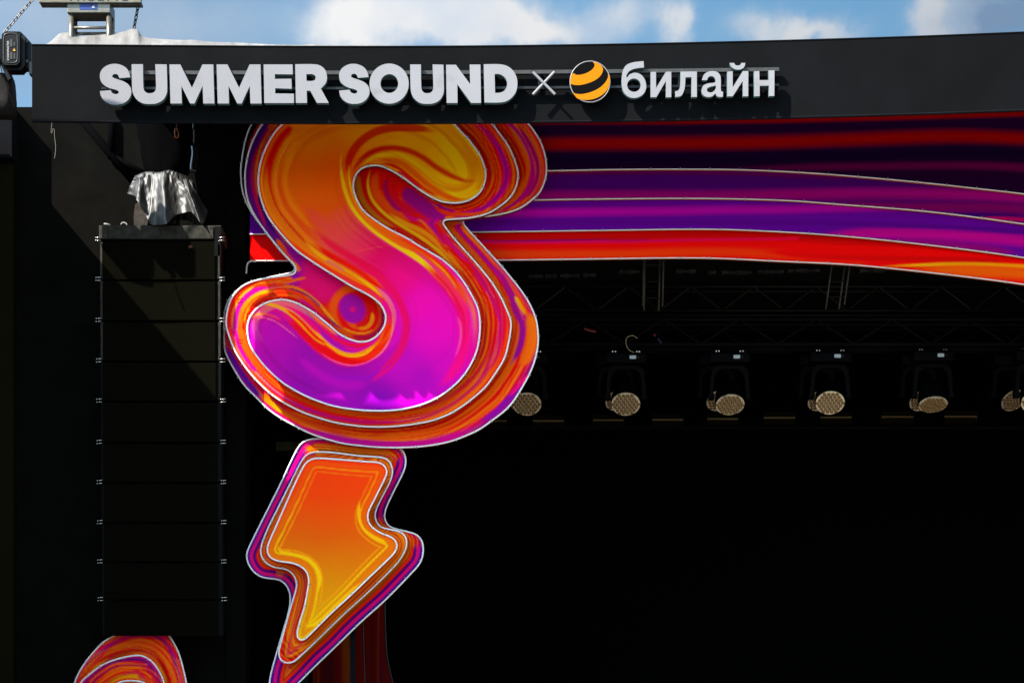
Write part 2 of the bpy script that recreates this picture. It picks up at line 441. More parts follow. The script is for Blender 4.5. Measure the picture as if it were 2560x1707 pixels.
def grille_material(name, base, dot, sx, sz, rough=.5):
    """perforated sheet: rows of staggered holes"""
    m = bpy.data.materials.new(name); m.use_nodes = True
    nt = m.node_tree; n = nt.nodes; b = n['Principled BSDF']
    tcn = n.new('ShaderNodeTexCoord'); sp = n.new('ShaderNodeSeparateXYZ'); nt.links.new(tcn.outputs['Object'], sp.inputs[0])
    def mth(op, a, c):
        q = n.new('ShaderNodeMath'); q.operation = op
        for i, v in enumerate((a, c)):
            if isinstance(v, (int, float)): q.inputs[i].default_value = v
            elif v is not None: nt.links.new(v, q.inputs[i])
        return q.outputs[0]
    a = mth('SINE', mth('ADD', mth('MULTIPLY', sp.outputs['X'], sx), mth('MULTIPLY', sp.outputs['Z'], sz)), None)
    c = mth('SINE', mth('SUBTRACT', mth('MULTIPLY', sp.outputs['X'], sx), mth('MULTIPLY', sp.outputs['Z'], sz)), None)
    v = mth('MULTIPLY', a, c)
    r = n.new('ShaderNodeValToRGB'); nt.links.new(v, r.inputs[0])
    r.color_ramp.elements[0].position, r.color_ramp.elements[0].color = .05, tuple(base) + (1,)
    r.color_ramp.elements[1].position, r.color_ramp.elements[1].color = .55, tuple(dot) + (1,)
    nt.links.new(r.outputs[0], b.inputs['Base Color']); b.inputs['Roughness'].default_value = rough
    b.inputs['Specular IOR Level'].default_value = 0.0
    return m
M['grille'] = grille_material('grille', (.0006, .0006, .0005), (.0075, .0071, .0038), 610, 930)
M['led_wall'] = grille_material('led_wall', (.004, .004, .0015), (.018, .016, .006), 420, 420, .7)
M['bar_mesh'] = grille_material('bar_mesh', (.0025, .0023, .001), (.014, .012, .005), 260, 260, .6)

# ------------------------------------------------------------------ the setting
mb = MB(); S = 900
mb.add([(-S, -S, 0), (S, -S, 0), (S, S, 0), (-S, S, 0)], [(0, 1, 2, 3)])
tag(mb.build('ground', M['ground']), kind='structure')

STX0, STX1 = P(617, 0, 22.4).x, 11.0
mb = MB(); mb.box((-7.5, 19.6, .0), (12.5, 30.9, 1.75)); tag(mb.build('stage_floor', M['stage_deck']), kind='structure')
mb = MB(); mb.box((-6.2, 30.6, 1.752), (12.5, 30.8, 9.6)); tag(mb.build('back_wall', M['black_void']), kind='structure')
mb = MB(); mb.box((STX0 - .35, 22.75, 1.752), (STX0 - .05, 30.59, 8.5)); mb.box((STX1, 22.4, 1.752), (STX1 + .3, 30.59, 8.5)); tag(mb.build('side_walls', M['black_void']), kind='structure')
mb = MB()
nx, ny = 30, 14
for i in range(nx + 1):
    for j in range(ny + 1):
        x = -3.3 + 15.5 * i / nx; y = 22.55 + 8.0 * j / ny
        mb.v.append((x, y, 8.62 + .05 * math.sin(j * 2.2) + .03 * math.sin(i * 1.7 + j)))
for i in range(nx):
    for j in range(ny):
        a = i * (ny + 1) + j; mb.f.append((a, a + 1, a + ny + 2, a + ny + 1))
tag(mb.build('ceiling', M['roof_fabric'], None, True), kind='structure')
mb = MB(); mb.box((-4.05, 20.7, 8.93), (12.2, 30.9, 9.03)); tag(mb.build('roof', M['roof_fabric']), kind='structure')

# masking wall on the left of the stage opening, LED wall beside it
z0 = 1.752
a, b = P(34.5, 268, 22.4), P(617, 268, 22.4)
mb = MB(); mb.box((a.x, 22.4, z0), (b.x - .22, 22.7, a.z))
single(mb, 'masking_wall', M['black_cloth'], 'black cloth masking wall behind the hanging speakers left of the stage opening', 'wall')
mb = MB(); mb.box((b.x - .215, 22.3, z0), (b.x, 22.7, a.z))
single(mb, 'pillar', M['black_cloth'], 'narrow black pillar edge between masking wall and dark stage opening', 'pillar')
br = thing('shadow_bars', 'black bars standing in for shadows on the masking wall under the left fascia end', 'brace', tuple(P(300, 470, 22.36)))  # no real brace or poles, the bars stand in for shadows
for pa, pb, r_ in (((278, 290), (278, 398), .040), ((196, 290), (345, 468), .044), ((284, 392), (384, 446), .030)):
    m2 = MB(); m2.cyl(P(*pa, 22.352), P(*pb, 22.352), r_, n=10); m2.build('pole', M['black_void'], br, True)  # black bars stand in for truss shadows falling on the wall
wing = thing('led_wall', 'dark side screen with brownish dotted surface at the left picture edge', 'led screen', (P(-60, 0, 22.2).x, 22.2, z0))
mb = MB()
za, zb_ = P(0, 410, 22.2).z, P(0, 265, 22.2).z
xr = P(34, 0, 22.2).x
# flat screen panels stacked up, each one a part
zz = za; k = 0
while zz > z0 + .05:
    m2 = MB(); m2.box((xr - 2.0, 22.2, zz - .4985), (xr - .002, 22.3, zz)); m2.build('screen_panel', M['led_wall'], wing); zz -= .5; k += 1
m2 = MB(); m2.box((xr - 2.0, 22.12, za + .05), (xr, 22.5, zb_)); m2.box((xr - 2.0, 22.25, za + .002), (xr - .01, 22.5, za + .05)); m2.build('header', M['stage_black'], wing)
# added unseen blocker, its stepped top shaped to shade letter, bolt and speakers
mb = MB(); tp = [(22.0, .004), (22.0, 8.62), (19.14, 8.62), (19.11, 9.36), (18.77, 9.98), (18.35, 10.54), (17.4, 11.9), (17.4, .004)]; n = len(tp)
mb.add([(-5.75, y, z) for y, z in tp] + [(-7.2, y, z) for y, z in tp], [tuple(range(n))[::-1], tuple(range(n, 2 * n))] + [(i, (i+1) % n, (i+1) % n + n, i + n) for i in range(n)])
BLOCKER = single(mb, 'shade_blocker', M['black_cloth'], 'unseen black blocker beside the side screen, added for its shade', 'light blocker')

# ------------------------------------------------------------------ fascia
FXY = ([-200, 80, 640, 960, 1280, 1600, 1920, 2240, 2560, 3000, 3700], [110, 113, 117, 118, 116, 111, 104, 94.5, 82, 62, 30])
def fasD(px): return 20.0 * (HOR - 118) / (HOR - np.interp(px, *FXY))
_xs = np.linspace(80, 3700, 61)
_ys = np.interp(_xs, *FXY); 
for _ in range(6): _ys[1:-1] = (_ys[:-2] + 2*_ys[1:-1] + _ys[2:]) / 4
def fasD(px): return 20.0 * (HOR - 118) / (HOR - float(np.interp(px, _xs, _ys)))
ZT, ZB = EYE + (HOR - 118) * 20 / F, EYE + (HOR - 308) * 20 / F
fascia = thing('stage_fascia', 'long black fascia board across the top of the stage carrying white lettering', 'fascia', (P(1280, 0, 20).x, 20.0, ZB))
mb = MB()
for px in _xs:
    D = fasD(px); X = (px - CX) * D / F
    mb.v += [(X, D, ZB), (X, D, ZT), (X, D + .05, ZT), (X, D + .05, ZB)]
n = len(_xs)
for i in range(n - 1):
    o = 4 * i
    mb.f += [(o, o+4, o+5, o+1), (o+1, o+5, o+6, o+2), (o+2, o+6, o+7, o+3), (o+3, o+7, o+4, o)]
mb.f += [(0, 1, 2, 3), (4*n-1, 4*n-2, 4*n-3, 4*n-4)]
mb.build('face_board', M['black_panel'], fascia)
mb = MB()
for px in _xs:
    D = fasD(px) + .044; X = (px - CX) * D / F
    mb.v += [(X, D, ZT - .07), (X, D, ZT - .01), (X, 20.78, ZT - .01), (X, 20.78, ZT - .07)]
for i in range(4, n - 1):
    o = 4 * i
    mb.f += [(o, o+4, o+5, o+1), (o+1, o+5, o+6, o+2), (o+2, o+6, o+7, o+3), (o+3, o+7, o+4, o)]
mb.build('sun_stop', M['stage_black'], fascia)  # unseen ledge added to stop sun leaking between fascia and roof
for zed, nm in ((ZT, 'top_trim'), (ZB, 'bottom_trim')):
    m2 = MB(); m2.tube([((px-CX)*fasD(px)/F, fasD(px) + .004, zed) for px in _xs], .011, 6); m2.build(nm, M['stage_black'] if nm[0] == 'b' else M['black_panel'], fascia)

# mounting rails
SGN = .148
rails = thing('mounting_rails', 'two thin metal rails holding the white letters off the black fascia', 'rails', tuple(P(640, 230, 19.9)))
for y0, y1, m_ in ((184.5, 193.5, 'rail'), (225, 231, 'steel_dark')):
    m2 = MB(); xs = np.linspace(258, 1945, 40); vs = []
    for px in xs:
        D = fasD(px); X = (px - CX) * D / F; sl = (np.interp(px, _xs, _ys) - 118)
        a, b = P(px, y0 + sl * .55 * (px > 1000), D), P(px, y1 + sl * .55 * (px > 1000), D)
        vs += [(X, D - .085, b.z), (X, D - .085, a.z), (X, D - .04, a.z), (X, D - .04, b.z)]
    fs = []
    for i in range(len(xs) - 1):
        o = 4 * i; fs += [(o, o+4, o+5, o+1), (o+1, o+5, o+6, o+2), (o+2, o+6, o+7, o+3), (o+3, o+7, o+4, o)]
    fs += [(0, 1, 2, 3)[::-1], (len(vs)-4, len(vs)-3, len(vs)-2, len(vs)-1)]
    m2.add(vs, fs); m2.build('rail', M[m_], rails)
for px in np.linspace(300, 1930, 15):
    m2 = MB(); D = fasD(px); a, b = P(px, 182, D), P(px, 236, D); m2.box((a.x - .012, D - .04, b.z), (a.x + .012, D - .001, a.z)); m2.build('bracket', M['steel_dark'], rails)

# ------------------------------------------------------------------ lettering
def R1(p): return [(q[0] / 3.672,        q[1] / 3.672) + tuple(q[2:]) for q in p]
def R2(p): return [(640 + q[0] / 3.672,  q[1] / 3.672) + tuple(q[2:]) for q in p]
def R3(p): return [(1280 + q[0] / 3.672, q[1] / 3.672) + tuple(q[2:]) for q in p]
def K(p): return [(a, b, 1) for a, b in p]
def fit(p, box0, box1):
    (a, b, c, d), (e, f, g, h) = box0, box1
    return [(e + (q[0]-a)*(g-e)/(c-a), f + (q[1]-b)*(h-f)/(d-b)) + tuple(q[2:]) for q in p]
def ell(cx, cy, rx, ry, n=40): return [(cx + rx*math.cos(2*math.pi*k/n), cy + ry*math.sin(2*math.pi*k/n)) for k in range(n)]
LS = [(1197,712,1),(1185,668),(1160,628),(1115,600),(1060,588),(1000,596),(950,625),(922,665),(917,710),(930,755),(965,790),(1010,812),(1060,825),(1083,836),(1090,848),(1080,862),(1058,866),(1030,855),(1015,830,1),
      (917,838,1),(925,880),(955,925),(1005,955),(1060,963),(1120,955),(1170,925),(1200,880),(1205,835),(1190,792),(1150,757),(1100,737),(1055,722),(1035,712),(1030,700),(1040,686),(1060,681),(1082,690),(1095,720,1)]
LU = [(1208,592,1),(1312,592,1),(1316,800),(1325,835),(1350,855),(1380,858),(1410,850),(1428,828),(1432,795),(1425,592,1),(1530,594,1),(1535,830),(1525,875),(1495,920),(1440,950),(1380,957),(1310,950),(1255,915),(1225,870),(1213,820)]
LM = K([(1555,594),(1655,594),(1762,808),(1858,594),(1958,594),(1968,952),(1866,952),(1860,790),(1785,952),(1745,952),(1665,790),(1669,952),(1565,952)])
LATIN = [
 ([R1(LS)],), ([R1(LU)],), ([R1(LM)],), ([R1([(q[0] + 433, q[1], 1) for q in LM])],),
 ([R2(K([(70,594),(335,594),(338,685),(172,683),(174,727),(325,725),(328,817),(176,812),(176,860),(348,862),(348,948),(76,948)]))],),
 ([R2([(360,592,1),(530,592),(590,605),(635,645),(652,710),(640,765),(595,815,1),(668,947,1),(560,947,1),(498,835,1),(465,835,1),(468,947,1),(366,947,1)]),
   R2([(462,683,1),(515,683),(540,695),(548,715),(540,735),(515,745),(464,745,1)])],),
 ([R2(fit(LS, (917,588,1205,963), (763,588,1042,956)))],),
 ([R2(ell(1222,770,180,184)), R2(ell(1224,769,81,86))],),
 ([R2(fit(LU, (1208,592,1535,957), (1415,594,1725,956)))],),
 ([R2(K([(1745,597),(1835,597),(1966,775),(1961,595),(2060,595),(2066,947),(1975,947),(1848,775),(1850,947),(1750,947)]))],),
 ([R2([(2090,592,1),(2230,592),(2300,606),(2355,645),(2390,705),(2400,770),(2388,840),(2350,895),(2300,930),(2235,943),(2097,943,1)]),
   R2([(2190,682,1),(2235,683),(2275,705),(2300,740),(2305,770),(2298,805),(2275,838),(2235,853),(2195,855,1)])],),
]
CYR = [
 [R3([(1208,563,1),(1212,622,1),(1150,628),(1100,642),(1068,665),(1052,712),(1080,685),(1130,670),(1180,685),(1215,725),(1232,785),(1222,840),(1185,882),(1120,902),(1060,885),(1025,845),(1008,780),(1008,710),(1020,645),(1050,600),(1110,575)]), R3(ell(1119,784,62,61,30))],
 [R3(K([(1273,662),(1322,662),(1322,812),(1412,662),(1462,660),(1462,894),(1413,894),(1413,745),(1325,894),(1273,894)]))],
 [R3([(1547,660,1),(1697,658,1),(1697,892,1),(1648,892,1),(1648,710,1),(1592,712,1),(1588,790),(1575,845),(1550,882),(1500,893,1),(1498,840,1),(1525,832),(1542,800),(1547,740)])],
 [R3([(1742,738,1),(1760,690),(1790,665),(1830,655),(1880,662),(1910,692),(1917,740),(1917,825),(1922,840),(1938,845,1),(1936,890,1),(1900,892),(1878,882),(1868,862),(1840,885),(1800,893),(1760,880),(1742,848),(1742,818),(1760,785),(1800,768),(1850,762),(1868,752),(1864,725),(1850,707),(1825,701),(1802,712),(1790,738,1)]),
  R3([(1870,788),(1867,820),(1842,846),(1812,850),(1791,836),(1795,812),(1820,799),(1850,793)])],
 [R3(K([(1976,660),(2026,657),(2026,805),(2118,655),(2170,655),(2168,886),(2120,886),(2118,745),(2026,886),(1976,886)]))],
 [R3([(1998,580,1),(2040,580,1),(2050,598),(2078,604),(2095,597),(2105,580,1),(2142,580,1),(2135,610),(2115,632),(2078,642),(2040,635),(2012,612)])],
 [R3(K([(2222,657),(2270,655),(2272,738),(2357,737),(2355,648),(2410,648),(2408,882),(2358,884),(2358,788),(2274,790),(2274,884),(2224,886)]))],
]
def letter(loops, parent, name='letter', off=SGN, thick=.062, m='white_face'):
    lp = [spline(l, True, 5) for l in loops]
    mb, V, nf = solid(lp, 0, thick, None, lambda px: fasD(px) - off)
    o = mb.build(name, M[m], parent)
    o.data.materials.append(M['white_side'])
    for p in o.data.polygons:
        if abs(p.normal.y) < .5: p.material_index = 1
    return o
latin = thing('latin_lettering', 'white raised capital letters reading SUMMER SOUND on the black fascia', 'lettering', tuple(P(770, 262, 19.85)))
for l in LATIN: letter(l[0], latin)
cyr = thing('cyrillic_lettering', 'white raised lowercase Cyrillic word right of the striped ball emblem', 'lettering', tuple(P(1745, 245, 19.85)))
for l in CYR: letter(l, cyr, off=SGN, thick=.05)
cross = thing('cross_sign', 'thin white cross standing between the capital letters and striped ball', 'sign', tuple(P(1359, 240, 19.85)))
for a, b in (((192, 664), (395, 868)), ((390, 662), (192, 870))):
    m2 = MB(); (ax, ay), (bx, by) = R3([a, b]); D = fasD(1360) - .135
    sh = 0 if a[0] < 300 else .012
    m2.tube([P(ax, ay, D + sh), P(bx, by, D + sh)], .0135, 10); m2.build('bar', M['white_face'], cross)
ball = thing('ball_emblem', 'round emblem with amber and black curved stripes before the Cyrillic word', 'emblem', tuple(P(1475, 255, 19.85)))
BD = fasD(1475) - .15
c_ = spline(R3(ell(717, 753, 183, 187, 48)), True, 2)
mb, _, _ = solid([c_], BD, .07); mb.build('disc', M['dark_print'], ball)
m2 = MB(); m2.tube([P(x, y, BD + .004) for x, y in c_], .006, 6, True); m2.build('rim', M['white_face'], ball)
circ = lambda a0, a1, n=14, r=1.0: [(717 + 181*r*math.cos(math.radians(a0+(a1-a0)*k/n)), 753 + 185*r*math.sin(math.radians(a0+(a1-a0)*k/n))) for k in range(n+1)]
S1 = [(745,571),(757,588),(757,608),(742,634),(712,658),(670,678),(620,689),(588,688),(568,674,1)] + circ(205.5, 174, 8)[1:-1] + [(538,772,1),(575,782),(630,782),(700,765),(765,737),(812,698),(834,655),(832,622),(812,596,1),(778,578)]
S2 = [(882,678,1),(880,715),(855,760),(805,807),(735,843),(655,864),(600,865),(556,852,1)] + [(575,877),(600,905),(640,916),(700,919),(760,907),(815,882),(860,843),(890,796),(899,745),(896,705)]
for st in (S1, S2):
    lp = spline(R3(st), True, 4); mb, _, _ = solid([lp], BD - .003, .0025); mb.build('stripe', M['amber_print'], ball)

# ------------------------------------------------------------------ the big letter S
def r5(p): return [(560 + q[0]/2.8, 280 + q[1]/2.8) for q in p]
def r6(p): return [(540 + q[0]/2.8, 660 + q[1]/2.8) for q in p]
def rf(p): return [(880 + q[0]/4.612, 380 + q[1]/4.612) for q in p]      # finer crop, upper right of the S
def rg(p): return [(560 + q[0]/6.818, 700 + q[1]/6.818) for q in p]      # finer crop, lower left of the S
SF = spline(
 r5([(410,85),(350,150),(287,265),(253,370),(240,490),(257,600),(300,715),(357,800),(437,895),(510,970),(615,1045),(700,1100),(805,1165),(905,1225),(1010,1280),(1090,1340),(1125,1400),(1133,1445)]) +
 r6([(1175,440),(1135,495),(1075,535),(1010,545),(940,528),(865,490),(795,430),(740,385),(690,345),(640,313),(595,288),(540,264),(475,250),(410,255),(350,272),(295,303),(250,352),(225,405),(220,465),(228,530),(250,590),(300,665),(370,745),(460,825),(560,888),(655,935),(770,978),(865,1002),(995,1020),(1095,1026),(1225,1024),(1335,1010),(1450,980),(1555,932),(1645,868),(1725,790),(1790,690),(1830,590),(1848,465),(1845,370),(1830,300),(1803,243),(1760,165),(1720,105),(1676,51)]) +
 r5([(1530,1035),(1440,980),(1355,930),(1275,880),(1165,825),(1050,752),(975,690),(935,625),(908,555),(905,500),(920,445),(950,405),(985,385),(1030,375),(1085,375),(1130,390),(1190,420),(1275,475),(1370,545),(1450,595),(1520,625),(1585,636),(1655,634),(1720,615),(1780,575),(1815,520),(1830,460),(1830,415),(1815,360),(1790,300),(1740,230),(1715,195),(1660,140),(1610,85),(1450,-20),(1250,-90),(950,-120),(700,-80),(520,0)]), True, 5)
SM = spline(
 r5([(270,85),(195,220),(155,370),(148,490),(165,610),(210,715),(265,800),(345,905),(425,1000),(490,1065),(505,1100),(495,1130),(440,1145),(320,1160),(190,1190),(110,1235),(50,1310),(22,1400),(15,1490)]) +
 r6([(88,490),(130,600),(185,690),(245,770),(335,865),(420,935),(525,997),(630,1045),(740,1082),(835,1108),(960,1128),(1060,1137),(1190,1138),(1300,1130),(1410,1115),(1510,1095),(1630,1050),(1730,990),(1820,920),(1890,855),(1965,750),(2020,655),(2050,540),(2065,440),(2060,385),(2035,320),(1985,215),(1920,115),(1861,41)]) +
 r5([(1745,1035),(1650,930),(1590,860),(1545,800),(1530,778),(1545,757),(1640,748),(1740,738),(1850,708),(1930,660),(1995,605),(2035,545),(2055,475),(2055,410),(2030,330),(1990,240),(1915,135),(1870,80),(1650,-60),(1350,-150),(950,-190),(600,-140),(380,-30)]), True, 5)
SB = spline(
 r5([(195,85),(150,200),(122,360),(118,430),(130,550),(160,640),(205,720),(270,810),(350,915),(430,1010),(488,1070),(500,1100),(480,1120),(430,1135),(310,1160),(180,1200),(95,1245),(30,1320),(4,1400),(0,1480)]) +
 r6([(57,460),(58,560),(66,620),(135,750),(200,850),(265,915),(360,1010),(450,1075),(550,1130),(650,1180),(760,1220),(890,1255),(980,1267),(1090,1278),(1200,1283),(1295,1283),(1420,1277),(1520,1265),(1640,1240),(1750,1200),(1845,1155),(1930,1095),(2010,1035),(2075,968),(2150,850),(2205,745),(2240,640),(2255,540),(2250,440),(2235,370),(2185,260),(2120,165),(2060,90)]) +
 r5([(1929,1064),(1860,990),(1760,880),(1700,815),(1670,765),(1690,740),(1850,728),(1980,705),(2080,668),(2160,610),(2210,560),(2245,480),(2257,410),(2250,320),(2220,220),(2180,150),(2125,80),(1900,-80),(1500,-190),(1000,-240),(600,-190),(320,-60)]), True, 5)
SF, SM, SB = resample(SF, 7), resample(SM, 7), resample(SB, 8)
D_F, D_M, D_B = 21.49, 21.70, 21.91

def narrow_(w): return 1 - .7 * sstep(62, 100, w)
def rim_colour(pts, inner, outer, stops, warp_, seed, slen=230.0, stops2=None):
    di, si = dist_poly(pts, inner, True); do, so = dist_poly(pts, outer, True)
    t = di / np.maximum(di + do, 1e-6)
    n1 = fbm(so / slen + seed * 7.3, t * 1.3 + seed, 3); n2 = fbm(so / (slen * .45) + seed * 3.1, t * 5 + seed * 2, 2)
    tt = np.clip(t + warp_ * (n1 - .5) + warp_ * .45 * (n2 - .5), 0, 1)
    c = ramp(tt, stops)
    if stops2 is not None:
        w = sstep(.38, .62, fbm(so / (slen * 1.4) + seed * 11, t * 1.1, 2))[:, None]
        c = c * (1 - w) + ramp(tt, stops2) * w
    # fine streaks that run with the contour
    k = fbm(so / (slen * 1.7) + seed, (di - do) / 15.0, 2)
    w = (narrow_(di + do) * .62 * (1 - sstep(.28, .52, k)))[:, None]; c = c * (1 - w) + lin((168, 8, 6))[None] * w
    ph = di / 10.5 + 2.2 * fbm(so / 420.0 + seed * 2.7, t * 1.6 + seed, 2) + .5 * fbm(so / 120.0, seed + t * 3, 2)
    f = np.sin(2 * math.pi * ph); amp = .45 + .55 * sstep(.35, .6, fbm(so / 260.0 + 31 * seed, di / 30.0, 2))
    w = (.62 * amp * sstep(.15, .85, -f))[:, None]; c = c * (1 - w) + c * np.array([[.78, .16, .7]]) * w
    w = (.50 * amp * sstep(.45, .95, f) * (c[:, 2] < .12))[:, None]; c = c * (1 - w) + lin((250, 120, 4))[None] * w
    k2 = fbm(so / (slen * 1.2) + seed * 5, di / 9.0 + seed, 2)
    narrow = 1 - sstep(62, 100, di + do)
    w = (narrow * .5 * sstep(.60, .72, k2))[:, None]; c = c * (1 - w) + lin((244, 130, 8))[None] * w
    k3 = fbm(so / (slen * 1.2) + seed * 9, do / 10.0 + 3 * seed, 2)
    w = (narrow * .6 * sstep(.60, .72, k3))[:, None]; c = c * (1 - w) + lin((206, 0, 80))[None] * w
    return c

big_s = thing('letter_sign', 'giant layered letter S sign with swirling orange and magenta print', 'sign', tuple(P(960, 1118, D_B)))
G = 1.0          # how strong the printed inks are against the lit look
# ---- front face print
pf = grid_points(SF, 3.0, 2.2); mbF, VF, nF = solid([SF], D_F, .10, pf)
X = VF
keys = r5([(600,150),(300,200),(1000,60),(1300,200),(1700,150),(1700,400),(500,500),(780,450),(700,620),(640,760),(800,820),(950,950),(1050,1050),(1200,1150),(1400,1350),(1500,1500),(1000,1150)]) + \
       r6([(1500,480),(1300,700),(1450,800),(900,900),(620,870),(1150,960),(600,680),(400,450),(300,480),(420,640),(1600,700),(300,330)])
kc = [(232,122,16),(232,110,14),(240,146,16),(244,160,14),(238,184,12),(238,188,10),(230,100,10),(232,92,10),(234,96,28),(232,86,44),(230,78,66),(232,58,84),(232,38,98),(240,28,128),(238,0,168),(232,0,170),(232,48,100),
      (222,0,174),(190,0,172),(168,0,168),(150,0,160),(142,0,156),(126,0,158),(150,0,156),(182,0,164),(190,10,170),(170,0,160),(205,0,170),(225,10,130)]
kp = np.array(keys); kl = np.array([lin(c) for c in kc])
d2 = ((X[:, None, :] - kp[None]) ** 2).sum(2); w = 1 / (d2 + 900.0) ** 1.6
cF = (w @ kl) / w.sum(1)[:, None]
def s5(p, w, c0, c1=None, **k): stroke(cF, X, r5(p), w / 2.8, c0, c1, **k)
def s6(p, w, c0, c1=None, **k): stroke(cF, X, r6(p), w / 2.8, c0, c1, **k)
def sf(p, w, c0, c1=None, **k): stroke(cF, X, rf(p), w / 4.612, c0, c1, **k)
def sg(p, w, c0, c1=None, **k): stroke(cF, X, rg(p), w / 6.818, c0, c1, **k)
# upper bulb swirl
s5([(880,470),(866,400),(885,310),(940,225),(1040,150),(1160,115),(1300,112),(1420,125),(1500,150)], 58, (205,40,6), (214,70,8), soft=.35)
s5([(930,330),(1000,255),(1110,190),(1250,165),(1400,185),(1500,230)], 40, (236,140,14), (238,160,12), a=.6)
s5([(905,470),(915,400),(960,335),(1050,275),(1160,252),(1280,268),(1390,318),(1490,390),(1590,445),(1700,482),(1800,478)], 40, (196,28,6), (214,70,8), soft=.6)
s5([(950,410),(985,360),(1060,315),(1150,298),(1230,306),(1310,340),(1400,410),(1480,480),(1560,545),(1640,590),(1730,600)], 26, (236,170,8), (236,196,10), soft=.4)
s5([(1040,350),(1150,338),(1240,358),(1330,425),(1420,505),(1520,572),(1620,610),(1720,606)], 40, (226,100,8), (232,96,10))
s5([(1080,366),(1150,366),(1230,400),(1320,470),(1420,550),(1520,600)], 22, (206,24,14), (220,60,8))
s5([(1200,412),(1260,440),(1330,500),(1390,545)], 16, (200,0,70), (214,10,60))
s5([(1760,560),(1800,500),(1815,430),(1800,360),(1760,290)], 18, (226,110,10), (230,140,10), a=.7)
s5([(1480,260),(1500,330),(1560,400),(1650,455),(1740,480),(1790,440)], 8, (220,150,10), (226,170,20), a=.6)
# left contour bands
E = [(410,85),(350,150),(287,265),(253,370),(240,490),(257,600),(300,715),(357,800),(437,895),(510,970),(615,1045),(700,1100),(805,1165),(905,1225),(1010,1280),(1090,1340)]
def off(path, d):
    q = np.array(path, float); g = np.gradient(q, axis=0); nrm = np.c_[g[:,1], -g[:,0]]; nrm /= np.linalg.norm(nrm, axis=1)[:, None]
    return [tuple(v) for v in q + nrm * d]
s5(off(E, 8), 22, (232,60,10), (240,70,10), taper=False)
s5(off(E[2:12], 24), 15, (240,160,14), (244,120,10))
s5(off(E, 58), 52, (206,24,8), (236,58,8), taper=False, soft=.7)
s5(off(E, 108), 34, (236,128,14), (238,100,12), taper=False, soft=.7)
s5(off(E[:11], 122), 5, (240,168,90), (240,120,60), a=.6)
s5(off(E[1:10], 190), 40, (238,140,14), (238,120,14), soft=.9, a=.7)
s5(off(E[3:11], 150), 24, (222,74,8), (228,84,8), soft=.9, a=.7)
# yellow ribbon down the middle
s5([(830,250),(818,330),(822,430),(845,540),(893,660),(965,755),(1060,840),(1180,922),(1300,995),(1400,1065),(1480,1145),(1550,1220),(1600,1300),(1640,1380)], 26, (232,178,0), (246,200,20), soft=.45)
s5([(880,350),(874,430),(890,540),(930,650),(1000,750),(1090,830),(1180,890)], 12, (236,180,0), (240,190,10), soft=.5)
s5([(860,400),(858,480),(890,590),(950,700),(1040,795),(1150,875),(1280,950),(1400,1030)], 26, (232,110,10), (240,104,10), soft=.7)
s5([(945,650),(1040,765),(1160,850),(1290,925),(1420,1005),(1530,1100),(1620,1210),(1690,1320),(1730,1440)], 44, (238,104,12), (238,70,14), soft=.7)
s5([(1240,945),(1340,1000),(1440,1080),(1520,1170),(1580,1250)], 14, (250,206,20), (250,170,20))
s5([(1180,862),(1300,920),(1420,990),(1540,1085),(1630,1190),(1700,1300)], 14, (240,60,14), (236,40,14))
s5([(1430,1015),(1530,1100),(1600,1190),(1640,1260)], 10, (250,150,40), (250,140,60))
s6([(1440,-20),(1540,70),(1640,175),(1712,300),(1742,420),(1742,560),(1705,680),(1630,790),(1540,870)], 74, (255,72,44), (232,0,140), soft=.8)
s6([(1660,70),(1740,190),(1795,300),(1818,420),(1815,540),(1780,660),(1720,750)], 34, (240,90,20), (214,0,150), soft=.8)
s6([(1690,350),(1712,450),(1705,560),(1665,670)], 16, (255,110,150), (250,70,170), soft=.9, a=.7)
# salmon facets
s5([(560,640),(640,740),(760,840),(900,930),(1000,985)], 70, (232,80,60), (238,60,90), soft=.9, a=.55)
s5([(800,1010),(900,985),(1030,955),(1160,935)], 8, (250,70,90), (250,84,80), a=.6)
# diagonal lower left streaks
s5([(540,865),(620,955),(720,1030),(830,1088),(950,1160),(1050,1238),(1115,1310)], 26, (246,170,20), (250,180,30), soft=.5)
s5([(450,870),(560,980),(690,1065),(820,1130),(950,1205),(1050,1280)], 30, (236,70,10), (240,60,10), soft=.7)
s5([(700,1035),(780,1072),(850,1118)], 24, (222,10,110), (226,20,110))
s5([(610,900),(720,985),(850,1060),(980,1140),(1090,1235),(1160,1330),(1190,1430),(1180,1530)], 40, (232,30,30), (244,60,10), soft=.7)
s5([(620,820),(740,920),(880,1010),(1000,1080),(1100,1160),(1190,1260),(1250,1370),(1270,1480)], 46, (232,50,60), (240,20,90), soft=.6)
s6([(1040,20),(1140,100),(1225,190),(1285,280),(1325,370),(1330,470),(1300,580),(1245,670),(1165,755),(1070,845)], 56, (238,40,90), (220,0,120), soft=.4)
s6([(1110,150),(1190,220),(1250,310),(1275,410),(1260,510),(1200,620)], 46, (236,0,150), (206,0,178), soft=.6)
s6([(700,770),(800,792),(950,800),(1080,782),(1200,722),(1270,645)], 7, (140,20,190), (140,20,190), a=.8)
s6([(560,640),(680,740),(820,820),(960,850),(1080,830)], 60, (190,0,170), (182,0,170), soft=.9, a=.7)
